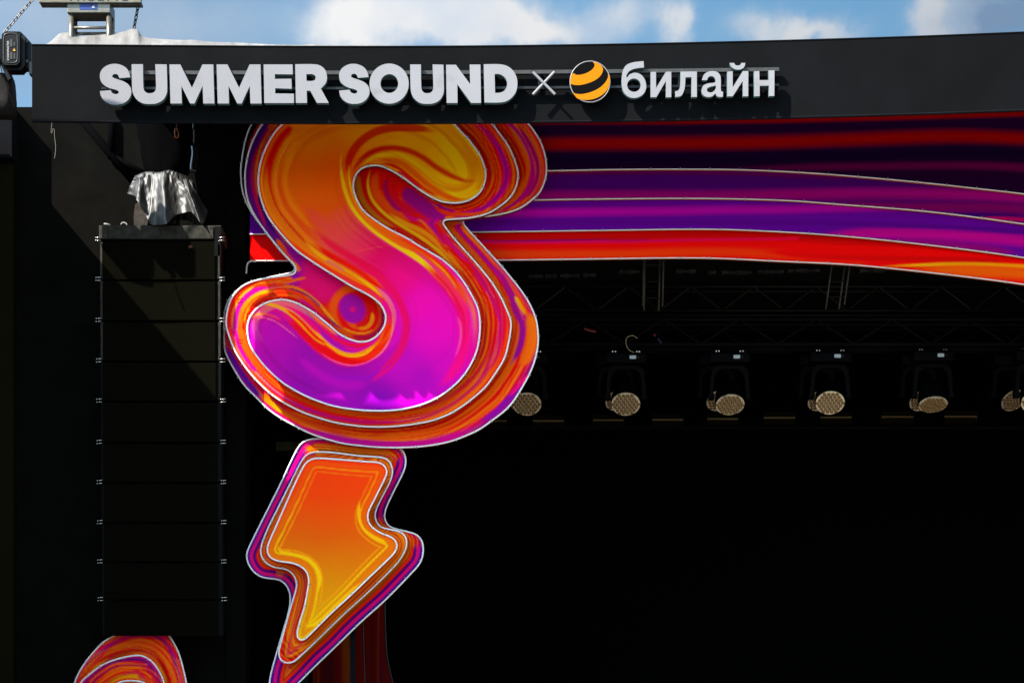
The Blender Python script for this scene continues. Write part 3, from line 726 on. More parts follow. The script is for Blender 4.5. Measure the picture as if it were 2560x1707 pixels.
# hook band under the lower notch
hook = [(1175,300),(1210,400),(1200,480),(1155,565),(1085,625),(1000,662),(905,668),(810,630),(725,572),(650,500),(580,430),(500,370),(420,335)]
s6(hook, 92, (240,64,10), (240,30,60), soft=.3)
s6([(1232,330),(1240,420),(1222,510),(1165,610),(1080,675),(985,706),(890,700),(800,665),(710,600)], 9, (255,120,150), (250,90,170), soft=.6)
s6([(1190,440),(1150,525),(1080,590),(1000,628),(915,630),(840,600),(770,550),(710,490),(650,425),(580,360),(500,310),(420,285)], 22, (246,120,20), (246,170,30), soft=.5)
s6([(1120,570),(1040,628),(960,645),(880,630),(800,585)], 16, (252,176,20), (252,150,20))
s6([(1150,500),(1060,580),(970,600),(880,580)], 14, (232,0,140), (226,0,120), a=.9)
s6([(1120,540),(1010,570),(920,560),(840,520),(770,460),(700,395),(630,335)], 30, (232,16,50), (232,0,110), soft=.6)
s6([(860,505),(790,450),(720,395),(650,340),(590,305)], 12, (250,120,10), (245,70,10))
# loop at the far left
sg([(430,700),(520,650),(640,630),(800,650),(960,720),(1120,830),(1280,960)], 60, (214,20,110), (190,0,160), soft=.7)
sg([(440,690),(500,610),(620,575),(760,590),(900,640),(1040,730)], 44, (244,110,20), (226,20,120), soft=.5)
sg([(600,450),(720,410),(860,430),(1020,500),(1180,610),(1330,750),(1470,900),(1600,1030),(1750,1130)], 66, (246,150,30), (250,160,20), soft=.5)
sg([(760,370),(950,390),(1120,450),(1280,560),(1420,690),(1560,830),(1700,960)], 90, (236,0,140), (236,10,90), soft=.6)
sg([(1020,480),(1180,590),(1330,720),(1470,880),(1620,1010),(1800,1090)], 46, (240,36,20), (238,30,20), soft=.6)
sg([(560,500),(720,480),(880,520),(1030,610),(1180,720)], 50, (216,0,110), (230,40,130), soft=.7)
sg([(520,700),(600,655),(720,650),(860,700),(1000,790),(1140,900),(1300,1030)], 14, (240,120,150), (236,90,160), soft=.7)
sg([(540,880),(560,800),(640,740),(760,745),(900,800)], 16, (222,60,180), (200,20,170), soft=.8, a=.7)
sg([(1360,470),(1460,590),(1560,690)], 30, (120,0,120), (110,0,120), a=.9)
def rich(c):
    lum = (c * np.array([.30, .50, .20])).sum(1)[:, None]
    return np.clip(lum + 1.09 * (c - lum), 0, 1)
def flat_cols(mb, nfront, c, side=(96, 22, 14)):
    q = np.ones((len(mb.v), 4)); q[:nfront, :3] = np.clip(rich(c * G) * np.array([1.04, .98, .84]), 0, .95); q[nfront:, :3] = lin(side); return q
# marbling that follows the edge of the letter
dE, sE = dist_poly(X, SF, True)
kk = fbm(sE / 420.0, dE / 13.0 + .15 * np.sin(sE / 90.0), 3)
w = ((1 - sstep(50, 100, dE)) * .6 * (1 - sstep(.30, .50, kk)))[:, None]
cF = cF * (1 - w) + cF * np.array([[.80, .22, .72]]) * w
k2 = fbm(sE / 300.0 + 40, dE / 20.0 + 7, 2)
up = sstep(900, 700, X[:, 1]) if False else 1 - sstep(700, 900, X[:, 1])
w = ((1 - sstep(40, 80, dE)) * .38 * up * sstep(.58, .68, k2))[:, None]
cF = cF * (1 - w) + lin((246, 166, 10))[None] * w
k4 = fbm(X[:, 0] / 260.0 + 3, (X[:, 1] + .6 * X[:, 0]) / 46.0, 3)
cF = cF * (1 + np.array([[.02, .08, .02]]) * (k4 - .5)[:, None] * 2)
mbF.build('front_panel', M['print'], big_s, colors=flat_cols(mbF, nF, cF, (90, 20, 14)))

def clips(path_px, D, every, r=.016):
    q = MB(); pts = resample(np.array(path_px), every, True); n = len(pts)
    for i in range(n):
        t = pts[(i+1) % n] - pts[i-1]; t /= np.linalg.norm(t) + 1e-9
        w = P(pts[i][0], pts[i][1], D)
        u = Vector((t[0], 0, -t[1])); v = Vector((t[1], 0, t[0]))
        Mx = Matrix((u, Vector((0, 1, 0)), v)).transposed().to_4x4(); Mx.translation = w
        q.box((-.003, -r - .003, -r - .010), (.003, .012, r + .003), Mx)
    return q
def outline_tube(path, D, parent, r=.0098, every=None, closed=True):
    m2 = MB(); m2.tube([P(x, y, D - .006) for x, y in resample(np.array(path), 9, closed)] , r, 8, closed)
    o = m2.build('tube_light', M['neon_tube'], parent, True)
    if every:
        c = clips(path, D - .006, every, r).build('clip', M['clip'], o); c['kind'] = 'stuff'
    return o
outline_tube(SF, D_F, big_s, every=46)

# ---- middle and back layers
def ring_points(outer, inner, step, D_o, D_i):
    """points on the outer panel that show round the inner one (a margin runs under it)"""
    g = grid_points(outer, step, 2.2)
    ins = inside(g, inner); d, _ = dist_poly(g, inner, True)
    return g[(~ins) | (d < 16)]
pm = ring_points(SM, SF, 3.2, D_M, D_F); mbM, VM, nM = solid([SM], D_M, .10, pm)
RED, ORG, YEL, MAG, PUR, DRED, DORG = (232,18,6), (240,68,0), (246,146,2), (222,0,126), (136,0,150), (176,6,4), (222,58,2)
cM = rim_colour(VM, SF, SM, [(0,DRED),(.12,DORG),(.2,RED),(.28,(240,120,10)),(.34,RED),(.44,ORG),(.52,RED),(.6,MAG),(.67,PUR),(.74,MAG),(.82,ORG),(.88,(240,140,12)),(.94,RED),(1,RED)], .17, 1.0, 300,
                [(0,DORG),(.1,RED),(.25,ORG),(.36,YEL),(.42,RED),(.55,(238,110,10)),(.66,RED),(.75,(224,20,60)),(.85,ORG),(1,(224,10,70))])
Xm = VM
_w = dist_poly(VM, SF, True)[0] + dist_poly(VM, SM, True)[0]
_w = (.8 * sstep(75, 120, _w))[:, None]; cM = cM * (1 - _w) + lin((212, 24, 6))[None] * _w
def m5(p, w, c0, c1=None, **k): stroke(cM, Xm, r5(p), w / 2.8, c0, c1, **k)
def m6(p, w, c0, c1=None, **k): stroke(cM, Xm, r6(p), w / 2.8, c0, c1, **k)
def mf(p, w, c0, c1=None, **k): stroke(cM, Xm, rf(p), w / 4.612, c0, c1, **k)
def mg(p, w, c0, c1=None, **k): stroke(cM, Xm, rg(p), w / 6.818, c0, c1, **k)
# upper left slope: purple with a pink streak
m5([(290,60),(215,220),(180,370),(178,490),(200,610),(245,715),(300,800),(380,905),(450,990)], 74, (58,0,100), (110,0,130), soft=.5, taper=False)
m5([(250,200),(205,370),(200,490),(225,610),(262,715),(300,830)], 22, (170,8,40), (214,0,90), soft=.6)
m5([(235,560),(268,670),(310,770),(370,860)], 24, (40,0,90), (70,0,120), soft=.6)
m5([(360,880),(420,960),(470,1030),(500,1080)], 34, (226,90,10), (226,50,20))
m5([(470,970),(530,1030),(575,1080),(560,1130),(500,1150)], 60, (150,0,140), (140,0,150), soft=.5, taper=False)
# lower notch, pink with the ringed eye
m5([(640,1090),(700,1150),(760,1210),(700,1240)], 190, (222,0,112), (226,0,108), soft=.6, taper=False)
m5([(520,1200),(600,1190),(700,1230)], 110, (224,0,104), (224,0,110), soft=.6)
m5([(340,1205),(430,1195),(520,1170),(590,1160)], 18, (240,100,10), (236,90,10))
m5([(700,1330),(780,1420),(850,1490),(950,1520)], 80, (232,40,20), (238,90,10), soft=.6)
eye = [(0,-1),(.7,-.75),(1,0),(.75,.72),(0,1),(-.72,.72),(-1,0),(-.75,-.72)]
def ring(cx, cy, rx, ry, ang=0.5): 
    ca, sa = math.cos(ang), math.sin(ang)
    return [(cx + rx*a*ca - ry*b*sa, cy + rx*a*sa + ry*b*ca) for a, b in eye]
ang = -.45
m6(ring(985,335,150,165,ang), 70, (236,84,10), soft=.5, taper=False, closed=True)
m6(ring(995,345,122,138,ang), 40, (230,30,20), soft=.6, taper=False, closed=True)
m6([(1095,330),(1090,400),(1050,445),(980,450)], 26, (244,140,14), (240,110,10))
m6(ring(955,312,42,58,ang), 92, (160,0,150), (160,0,150), soft=.35, taper=False, closed=True)
m6(ring(957,318,6,6), 26, (226,10,110), soft=.6, taper=False, closed=True)
m6([(1150,300),(1172,380),(1150,450),(1090,500),(1010,515),(930,500)], 34, (150,0,70), (200,10,60), soft=.7)
m6([(880,440),(950,475),(1030,485),(1110,460)], 14, (246,140,14), (240,120,10))
m6([(600,170),(680,235),(760,330),(830,420),(900,470)], 12, (110,0,110), (100,0,110), a=.9)
m6([(420,150),(520,160),(620,200),(720,280),(800,370),(870,440)], 20, (240,96,10), (244,150,14))
m6([(560,240),(640,280),(720,340),(790,400)], 22, (214,0,130), (220,10,100))
# left loop
mg([(60,900),(90,700),(110,520),(180,360),(290,230),(430,130),(600,90),(800,90),(1000,80)], 50, (206,20,40), (226,60,10), taper=False)
mg([(150,900),(140,720),(160,540),(230,370),(340,230),(460,140),(560,70)], 40, (226,90,10), (240,150,14), soft=.5)
mg([(205,950),(205,740),(225,560),(300,390),(420,260),(560,180),(720,140)], 62, (146,0,140), (190,0,120), soft=.4)
mg([(280,950),(270,760),(290,600),(360,440),(470,310),(600,230),(760,195),(900,180)], 56, (214,60,10), (240,150,14), soft=.5)
mg([(350,760),(360,620),(420,470),(520,340),(640,250)], 26, (226,140,10), (226,90,10))
mg([(380,760),(400,640),(470,500),(580,400),(720,330),(900,300)], 34, (180,20,14), (214,30,30))
mg([(900,170),(1100,190),(1300,260),(1480,390),(1640,540),(1800,680)], 60, (240,70,10), (238,60,20), soft=.5)
mg([(1050,130),(1250,180),(1420,260),(1560,370),(1700,500)], 24, (80,0,90), (90,0,110), soft=.6)
mg([(90,870),(120,1050),(200,1230),(300,1380),(420,1520)], 44, (236,10,50), (236,0,80), taper=False)
mg([(200,880),(240,1080),(320,1260),(430,1420),(520,1530)], 56, (232,0,140), (222,0,130), taper=False)
mg([(290,880),(330,1060),(410,1230),(530,1400),(660,1560)], 96, (244,90,6), (240,70,10), taper=False)
# upper notch: purple heart between the orange streams
mf([(90,230),(70,350),(100,500),(200,650),(340,770),(520,880)], 70, (190,110,8), (226,130,8), soft=.6)
mf([(150,260),(150,400),(200,560),(320,700),(480,810),(640,900),(800,1000)], 76, (204,30,8), (228,60,8), soft=.6)
mf([(225,170),(190,290),(185,400),(230,540),(330,670),(480,790),(640,890),(800,990),(960,1110),(1100,1240),(1210,1380)], 34, (232,180,8), (242,170,10), soft=.5)
mf([(300,210),(260,340),(280,480),(370,600),(520,720),(700,810)], 96, (220,80,8), (226,74,8), soft=.6)
mf([(400,690),(600,820),(780,900),(930,1000),(1060,1130),(1200,1290),(1300,1420)], 52, (238,150,8), (240,120,8), soft=.5)
mf([(420,280),(385,390),(420,520),(500,630),(600,700)], 60, (170,0,60), (160,0,100), soft=.6)
mf([(520,330),(480,440),(520,560),(640,680),(760,720)], 60, (206,16,30), (200,0,70), soft=.6)
mf([(590,400),(680,520),(800,610),(920,690),(1010,760)], 170, (146,0,116), (152,0,128), soft=.45)
mf([(930,690),(1020,740),(1060,790)], 90, (156,0,130), (156,0,130), soft=.5)
mf([(560,690),(680,765),(800,790),(880,860),(980,980),(1080,1100)], 46, (210,0,110), (220,10,110), soft=.6)
mf([(720,770),(800,800),(870,870),(950,960),(1040,1080),(1140,1200)], 30, (238,110,10), (226,40,20), soft=.6)
mf([(960,800),(1010,900),(1090,1020),(1200,1160),(1330,1300),(1440,1450)], 60, (226,40,20), (228,30,20), soft=.6)
mf([(1030,900),(1100,1020),(1210,1140),(1340,1280)], 40, (212,0,100), (220,0,130), soft=.6)
mf([(920,580),(990,660),(1100,710),(1300,720),(1480,715),(1620,680)], 44, (226,40,10), (232,90,10), soft=.6)
mf([(960,600),(1060,650),(1200,690)], 30, (110,0,140), (190,0,120), soft=.6)
mf([(1120,745),(1300,750),(1480,740),(1640,690),(1760,610),(1840,500)], 22, (206,0,110), (214,0,100), soft=.7)
q = flat_cols(mbM, nM, cM); mbM.build('middle_panel', M['print'], big_s, colors=q)
outline_tube(SM, D_M, big_s, every=48)

pb = ring_points(SB, SM, 3.4, D_B, D_M); mbB, VB, nB = solid([SB], D_B, .10, pb)
cB = rim_colour(VB, SM, SB, [(0,DRED),(.14,(226,80,8)),(.22,RED),(.32,ORG),(.4,RED),(.48,MAG),(.56,PUR),(.62,MAG),(.68,RED),(.78,(240,120,8)),(.9,(232,96,8)),(.97,RED),(1,(200,0,60))], .15, 2.0, 340,
                [(0,DRED),(.2,RED),(.3,(236,110,8)),(.38,RED),(.55,ORG),(.66,(240,120,10)),(.74,RED),(.84,MAG),(.92,PUR),(1,PUR)])
Xb = VB
def b5(p, w, c0, c1=None, **k): stroke(cB, Xb, r5(p), w / 2.8, c0, c1, **k)
def b6(p, w, c0, c1=None, **k): stroke(cB, Xb, r6(p), w / 2.8, c0, c1, **k)
b5([(230,60),(160,200),(134,360),(132,460),(146,570),(180,660),(215,725)], 50, (14,4,20), (20,4,30), taper=False)
b5([(2050,80),(2150,240),(2195,360),(2190,470),(2150,560),(2080,630)], 26, (170,0,90), (160,0,110), soft=.6)
b5([(1960,60),(2060,190),(2125,330),(2125,440),(2080,550),(2000,640),(1900,690)], 26, (232,110,10), (226,90,10), soft=.6)
b6([(1950,0),(2010,100),(2070,230),(2100,330),(2140,420),(2140,520),(2110,620),(2050,720)], 40, (190,0,120), (140,0,150), soft=.5)
b6([(2090,220),(2130,290),(2170,360)], 26, (244,170,10), (244,130,10))
b6([(2180,330),(2215,430),(2215,540),(2180,640),(2130,730)], 76, (238,110,8), (238,100,8), soft=.5)
b6([(2180,790),(2120,860),(2040,950),(1950,1040),(1840,1110)], 36, (120,0,150), (150,0,150), soft=.5)
b6([(2200,760),(2130,840),(2050,930)], 20, (238,0,120), (236,0,110))
b6([(600,1130),(750,1190),(900,1230),(1100,1255),(1300,1262),(1500,1245),(1680,1195),(1820,1130)], 44, (170,0,140), (206,0,130), soft=.5)
b6([(420,1000),(560,1080),(700,1130),(900,1180)], 30, (206,90,10), (226,70,10), soft=.6)
b6([(60,560),(90,620),(160,740),(240,850),(330,950)], 40, (110,0,170), (90,0,140), soft=.6)
b6([(330,900),(400,980),(470,1040)], 30, (236,90,10), (226,150,10), soft=.6)
q = flat_cols(mbB, nB, cB); mbB.build('back_panel', M['print'], big_s, colors=q)
outline_tube(SB, D_B, big_s, every=50)
# frame that carries the sign from the structure above
m2 = MB()
for px in (780, 930, 1090): a = P(px, 300, D_B); m2 = MB(); m2.box((a.x - .03, D_B + .105, a.z - 2.6), (a.x + .03, D_B + .165, 8.735)); m2.build('support_post', M['stage_black'], big_s)

# ------------------------------------------------------------------ lightning bolt
def rb(p): return [(560 + q[0]/2.5, 1080 + q[1]/2.5) for q in p]
BF = resample(spline(rb([(590,163),(680,168),(800,177),(900,185),(965,190),(1005,212),(1018,250),(1000,300),(975,350),(935,430),(905,490),(898,530),(910,575),(940,605),(985,632),(1030,648),(1065,670),(1082,705),(1070,745),(1030,790),(910,905),(790,1020),(670,1130),(590,1210),(530,1270),(490,1300),(465,1290),(457,1255),(475,1180),(500,1100),(520,1000),(530,930),(520,880),(490,845),(430,818),(360,808),(310,795),(280,770),(270,730),(280,690),(320,600),(390,440),(430,350),(480,245),(510,195),(545,170)]), True, 5), 7)
BM_ = resample(spline(rb([(570,125),(680,128),(840,148),(950,155),(1010,165),(1040,195),(1053,245),(1040,300),(1000,380),(955,470),(943,520),(955,565),(985,595),(1050,610),(1105,625),(1135,655),(1140,710),(1120,760),(1075,825),(920,980),(750,1135),(590,1290),(480,1395),(430,1435),(380,1438),(348,1410),(343,1370),(355,1320),(390,1190),(430,1050),(455,960),(445,910),(420,875),(385,855),(300,838),(250,800),(230,755),(240,690),(280,590),(340,470),(420,310),(480,190),(520,140)]), True, 5), 7)
BB = resample(spline(rb([(560,42),(650,42),(850,60),(1000,75),(1075,85),(1105,105),(1130,140),(1135,200),(1120,250),(1060,370),(1010,480),(1003,530),(1020,575),(1060,600),(1160,625),(1210,645),(1240,690),(1243,760),(1225,815),(1180,870),(1010,1045),(860,1180),(700,1335),(560,1470),(470,1560),(400,1625),(340,1640),(295,1610),(286,1550),(320,1410),(370,1240),(405,1120),(415,1040),(405,985),(380,945),(340,920),(240,905),(180,865),(145,800),(145,750),(175,680),(270,490),(360,310),(440,140),(480,75),(520,50)]), True, 5), 7)
bolt = thing('bolt_sign', 'layered lightning bolt sign glowing orange to yellow below the giant letter', 'sign', tuple(P(700, 1730, 21.75)))
DB = (21.62, 21.80, 22.02)
g1 = grid_points(BF, 3.4, 2.2); mbx, VX, nX = solid([BF], DB[0], .09, g1)
yv = (VX[:, 1] - 1140) / (1600 - 1140)
cX = ramp(yv + .06 * (fbm(VX[:,0]/90, VX[:,1]/90, 2) - .5), [(0,(236,66,4)),(.2,(230,72,6)),(.42,(216,92,8)),(.62,(214,120,10)),(.85,(216,150,12)),(1,(226,180,14))])
dE, sE = dist_poly(VX, BF, True)
def contour(c, d, at, wid, col, a=1.0):
    al = (a * (1 - sstep(.4, 1.0, np.abs(d - at) / (wid * .5))))[:, None]; return c * (1 - al) + lin(col)[None] * al
fade = (.35 + .65 * sstep(.1, .6, yv))
for at, wid, colr, a in ((12, 12, (226,110,10), .7), (22, 7, (240,180,16), .9), (33, 6, (236,150,14), .8)):
    al = (a * fade * (1 - sstep(.4, 1.0, np.abs(dE - at - 3*np.sin(sE/60)) / (wid * .5))))[:, None]; cX = cX * (1 - al) + lin(colr)[None] * al
stroke(cX, VX, rb([(850,420),(842,520),(870,600),(930,650),(1010,690),(1020,720)]), 7, (240,170,14), (240,180,14))
stroke(cX, VX, rb([(330,690),(350,740),(420,760),(520,790),(580,850),(600,920),(580,1020)]), 8, (240,180,14), (240,190,14))
stroke(cX, VX, rb([(500,1180),(520,1210),(580,1190),(700,1080),(860,930)]), 9, (240,190,14), (236,170,14))
mbx.build('front_panel', M['print'], bolt, colors=flat_cols(mbx, nX, cX)); outline_tube(BF, DB[0], bolt, .0094, 52)
g2 = ring_points(BM_, BF, 2.6, 0, 0); mbx, VX, nX = solid([BM_], DB[1], .09, g2)
cX = rim_colour(VX, BF, BM_, [(0,(150,40,2)),(.14,ORG),(.24,(150,6,4)),(.36,YEL),(.44,DRED),(.54,(230,110,4)),(.62,(150,6,10)),(.74,YEL),(.82,(150,6,6)),(.92,RED),(1,(120,0,60))], .10, 4, 260,
                [(0,(130,10,4)),(.14,RED),(.26,(90,0,90)),(.36,RED),(.48,(232,120,4)),(.56,DRED),(.68,YEL),(.76,(140,6,6)),(.88,ORG),(1,(150,30,4))])
mbx.build('middle_panel', M['print'], bolt, colors=flat_cols(mbx, nX, cX)); outline_tube(BM_, DB[1], bolt, .0094, 52)
g3 = ring_points(BB, BM_, 2.5, 0, 0); mbx, VX, nX = solid([BB], DB[2], .09, g3)
BLU = (52, 0, 130)
cX = rim_colour(VX, BM_, BB, [(0,(120,30,2)),(.08,YEL),(.15,(140,8,4)),(.24,ORG),(.32,(150,6,6)),(.40,YEL),(.47,DRED),(.56,(240,60,4)),(.64,BLU),(.72,MAG),(.79,(236,20,40)),(.87,BLU),(.94,(214,0,110)),(1,BLU)], .07, 6, 320,
                [(0,(120,40,2)),(.1,(190,120,4)),(.18,(120,10,2)),(.28,(240,150,4)),(.36,RED),(.44,(220,130,4)),(.52,(130,6,6)),(.6,ORG),(.68,RED),(.76,BLU),(.84,MAG),(.92,(70,0,140)),(1,(170,0,120))])
_d, _s = dist_poly(VX, BB, True); _q = np.vstack([BB, BB[:1]]); _cum = np.r_[0, np.cumsum(np.linalg.norm(np.diff(_q, axis=0), axis=1))]
_n = np.c_[np.interp(_s, _cum, _q[:, 0]), np.interp(_s, _cum, _q[:, 1])] - VX; _n /= np.linalg.norm(_n, axis=1)[:, None] + 1e-6
_wt = np.maximum(sstep(.35, .8, _n @ np.array([-.95, .2])), sstep(.35, .8, _n @ np.array([.7, .7])))
_wt = np.maximum(_wt, sstep(1280, 1330, VX[:, 1]) * (VX[:, 0] < 690) * sstep(.2, .6, _n @ np.array([-.6, .8])))
_dd = _d + 4 * (fbm(_s / 110.0, _s * 0 + 3, 2) - .5) * 2
_bc = ramp(_dd, [(0,(70,0,130)),(5,BLU),(9,(200,0,120)),(14,(226,0,100)),(17,BLU),(21,(60,0,110)),(24,(226,10,40)),(28,(240,70,4)),(32,(150,6,6)),(36,(242,140,4)),(40,(200,20,4))])
_w2 = (_wt * (1 - sstep(30, 40, _d)))[:, None]; cX = cX * (1 - _w2) + _bc * _w2
mbx.build('back_panel', M['print'], bolt, colors=flat_cols(mbx, nX, cX)); outline_tube(BB, DB[2], bolt, .0094, 56)
for px in (760, 880): a = P(px, 1150, DB[2]); m2 = MB(); m2.box((a.x - .03, DB[2] + .095, z0), (a.x + .03, DB[2] + .155, a.z)); m2.build('support_post', M['stage_black'], bolt)

# ------------------------------------------------------------------ sign at the bottom left
def rq(p): return [(q[0]/3.672, 1280 + q[1]/3.672) for q in p]
Q3 = resample(spline(rq([(685,1568),(720,1480),(780,1380),(860,1280),(950,1190),(1040,1135),(1150,1090),(1300,1065),(1450,1075),(1540,1120),(1590,1190),(1640,1290),(1680,1430),(1710,1568),(1730,1800),(1650,2050),(1400,2250),(1050,2250),(760,2080),(660,1800)]), True, 5), 7)
Q2 = resample(spline(rq([(740,1568),(830,1480),(940,1400),(1080,1345),(1250,1312),(1320,1322),(1390,1365),(1450,1440),(1490,1520),(1505,1568),(1530,1800),(1450,2000),(1250,2120),(1000,2100),(800,1960),(710,1750)]), True, 5), 7)
Q1 = resample(spline(rq([(1080,1568),(1130,1550),(1200,1545),(1270,1550),(1330,1568),(1380,1650),(1390,1800),(1320,1920),(1150,1960),(1000,1900),(930,1780),(970,1660)]), True, 5), 7)
blob_s = thing('swirl_sign', 'rounded swirl sign with red and orange rings at the bottom left corner', 'sign', tuple(P(320, 1890, 21.8)))
def rings(outer, inner, D, stops, seed, nm):
    g = ring_points(outer, inner, 3.6, 0, 0) if inner is not None else grid_points(outer, 5, 2.2)
    mbx, V, n_ = solid([outer], D, .09, g)
    inn = inner if inner is not None else resample(spline(rq([(1150,1700),(1200,1690),(1220,1760),(1170,1790)]), True, 5), 5)
    c = rim_colour(V, inn, outer, stops, .3, seed, 220)
    mbx.build(nm, M['print'], blob_s, colors=flat_cols(mbx, n_, c)); outline_tube(outer, D, blob_s, .0098, 60)
rings(Q3, Q2, 21.80, [(0,ORG),(.1,YEL),(.2,(190,40,6)),(.32,RED),(.4,(210,100,8)),(.48,RED),(.58,(236,80,8)),(.66,RED),(.74,(40,0,110)),(.82,MAG),(.88,RED),(1,(206,10,10))], 8, 'back_panel')
rings(Q2, Q1, 21.68, [(0,ORG),(.14,(232,170,14)),(.24,(226,90,8)),(.36,RED),(.44,(232,120,10)),(.52,RED),(.64,(150,0,80)),(.72,RED),(.84,(60,0,110)),(.92,MAG),(1,RED)], 9, 'middle_panel')
rings(Q1, None, 21.56, [(0,YEL),(.5,(240,120,10)),(1,(244,96,8))], 10, 'front_panel')
a = P(320, 1640, 21.8)
for dx in (-.25, .25): m2 = MB(); m2.box((a.x + dx - .03, 21.9, z0), (a.x + dx + .03, 21.96, a.z - .3)); m2.build('support_post', M['stage_black'], blob_s)

# ------------------------------------------------------------------ ribbon panels across the stage head
LN = {'A': [(560,429),(1360,427),(1530,424),(1700,423),(1870,425),(2030,433),(2170,444),(2300,456),(2430,470),(2560,485),(2800,520),(3000,556),(3700,690)],
      'B': [(560,506),(1330,500),(1450,498),(1740,496),(1960,501),(2100,511),(2330,530),(2560,560),(2800,598),(3000,636),(3700,780)],
      'C': [(560,586),(1200,580),(1500,576),(1760,573),(1900,577),(2080,588),(2300,610),(2560,644),(2800,688),(3000,732),(3700,890)],
      'D': [(560,652),(900,652),(1260,650),(1500,647),(1760,645),(1970,654),(2100,660),(2200,668),(2400,690),(2560,711),(2800,752),(3000,794),(3700,950)]}
LNS = {k: spline(v, False, 8) for k, v in LN.items()}
def lnY(k, x): return np.interp(x, LNS[k][:, 0], LNS[k][:, 1])
ribbon = thing('ribbon_panels', 'wide ribbon of purple and red printed panels sweeping right from the giant letter', 'banner', tuple(P(1800, 660, 22.2)))
def r8(p): return [(1300 + q[0]/1.8667, 280 + q[1]/1.8667) for q in p]
DRB = {'A': 22.07, 'B': 22.15, 'C': 22.23, 'D': 22.31}
XS = np.arange(625, 3701, 9.0)
ART = {
 'A': ((34,0,44), [([(-700,40),(100,46),(1300,38),(2352,8),(3200,-10)], 26, (140,0,26), (150,6,20)), ([(-700,150),(100,152),(700,146),(1400,138),(2000,116),(2352,126),(3200,170)], 54, (158,0,24), (150,4,12)),
                  ([(900,262),(1400,258),(2000,250),(2352,262),(3200,330)], 34, (84,0,66), (110,0,70)), ([(-700,225),(600,222),(1400,215),(2352,200),(3200,260)], 60, (24,0,44), (20,0,36))]),
 'B': ((72,0,110), [([(-700,285),(130,288),(900,284),(1500,310)], 14, (110,0,70), (90,0,90)), ([(-700,400),(130,394),(700,392),(1200,386),(1700,380),(2352,402),(3200,500)], 46, (140,0,112), (168,0,132)),
                  ([(1200,430),(1800,445),(2352,455),(3200,560)], 40, (130,0,100), (120,0,100)), ([(1900,484),(2100,480),(2352,486)], 8, (50,0,110), (50,0,110)), ([(2000,505),(2200,498),(2352,505),(3200,600)], 16, (190,0,100), (190,0,90))]),
 'C': ((98,0,156), [([(-700,472),(0,468),(700,462),(1200,455),(1800,442)], 36, (190,14,178), (170,0,168)), ([(1300,590),(1600,570),(2000,578),(2352,600),(3200,700)], 52, (190,0,146), (196,0,146)), ([(1500,610),(1900,620),(2352,660)], 40, (140,0,120), (150,0,120)),
                  ([(-700,510),(600,515),(1400,520),(2000,540),(2352,560)], 22, (96,0,146), (84,0,140))]),
 'D': ((250,44,6), [([(-700,585),(300,580),(900,575),(1500,590),(2000,625),(2352,668),(3200,800)], 46, (196,8,20), (176,10,10)), ([(-700,607),(0,606),(500,603),(1100,596),(1300,590)], 13, (214,0,116), (226,10,70)), ([(-700,600),(0,599),(600,595)], 5, (110,0,110), (140,0,100)),
                  ([(-700,665),(300,662),(900,655),(1300,668),(1600,690)], 34, (252,78,8), (250,62,6)), ([(1100,650),(1600,680),(2000,690),(2352,700)], 34, (232,16,22), (206,30,14)),
                  ([(1660,722),(1850,716),(2050,711),(2200,714),(2352,724),(3200,790)], 15, (242,176,10), (240,160,10)), ([(1800,736),(2050,738),(2352,756),(3200,870)], 50, (240,98,14), (242,100,12))]),
}
prev = None
for k in 'ABCD':
    bot = lnY(k, XS); top = np.full_like(XS, 205.0) if prev is None else lnY(prev, XS) - 24
    ny = int((bot - top).max() / 3.4)
    V = np.array([(x, t + (b - t) * j / ny) for x, t, b in zip(XS, top, bot) for j in range(ny + 1)])
    base_c, st = ART[k]
    c = np.repeat(lin(base_c)[None], len(V), 0)
    wob = 3.0 * (fbm(V[:,0]/260, V[:,1]/200 + ord(k), 2) - .5)
    Vw = V + np.c_[np.zeros(len(V)), wob * 2]
    for p, w_, c0, c1 in st: stroke(c, Vw, r8(p), w_ / 1.8667, c0, c1, soft=.85, taper=(p[0][0] > -500))
    c *= (.9 + .2 * fbm(V[:,0]/300, V[:,1]/5.0 + ord(k), 2))[:, None]
    D = DRB[k]; mbx = MB(); mbx.v = [tuple(P(x, y, D)) for x, y in V]; nxn = len(XS); nf = len(V)
    mbx.f = [(i*(ny+1)+j+1, (i+1)*(ny+1)+j+1, (i+1)*(ny+1)+j, i*(ny+1)+j) for i in range(nxn-1) for j in range(ny)]
    o = len(mbx.v)     # underside and back
    for x, t, b in zip(XS, top, bot):
        p, q = P(x, b, D), P(x, t, D); mbx.v += [tuple(p), (p.x, D + .065, p.z), (q.x, D + .065, q.z)]
    for i in range(nxn - 1):
        a, b = o + 3*i, o + 3*(i+1); mbx.f += [(a, a+1, b+1, b), (a+1, a+2, b+2, b+1)]
    mbx.build('ribbon_panel', M['print'], ribbon, colors=flat_cols(mbx, nf, c, (150, 70, 26)))
    path = [(x, y) for x, y in zip(XS, bot)]
    m2 = MB(); m2.tube([P(x, y, D - .004) for x, y in path], .0068, 8); tb = m2.build('tube_light', M['neon_tube'], ribbon, True)
    cl = MB()
    for x in np.arange(660 + 13 * ord(k) % 40, 3690, 74):
        p = P(x, float(np.interp(x, XS, bot)), D - .004); cl.box((p.x - .003, D - .018, p.z - .015), (p.x + .003, D + .01, p.z + .017))
    cc = cl.build('clip', M['clip'], tb); cc['kind'] = 'stuff'
    prev = k
m2 = MB(); m2.tube([P(x, y, 22.30) for x, y in spline([(640,654),(628,653),(620,658),(617,668),(616,684)], False, 5)], .010, 7); m2.build('tube_end', M['neon_tube'], ribbon, True)

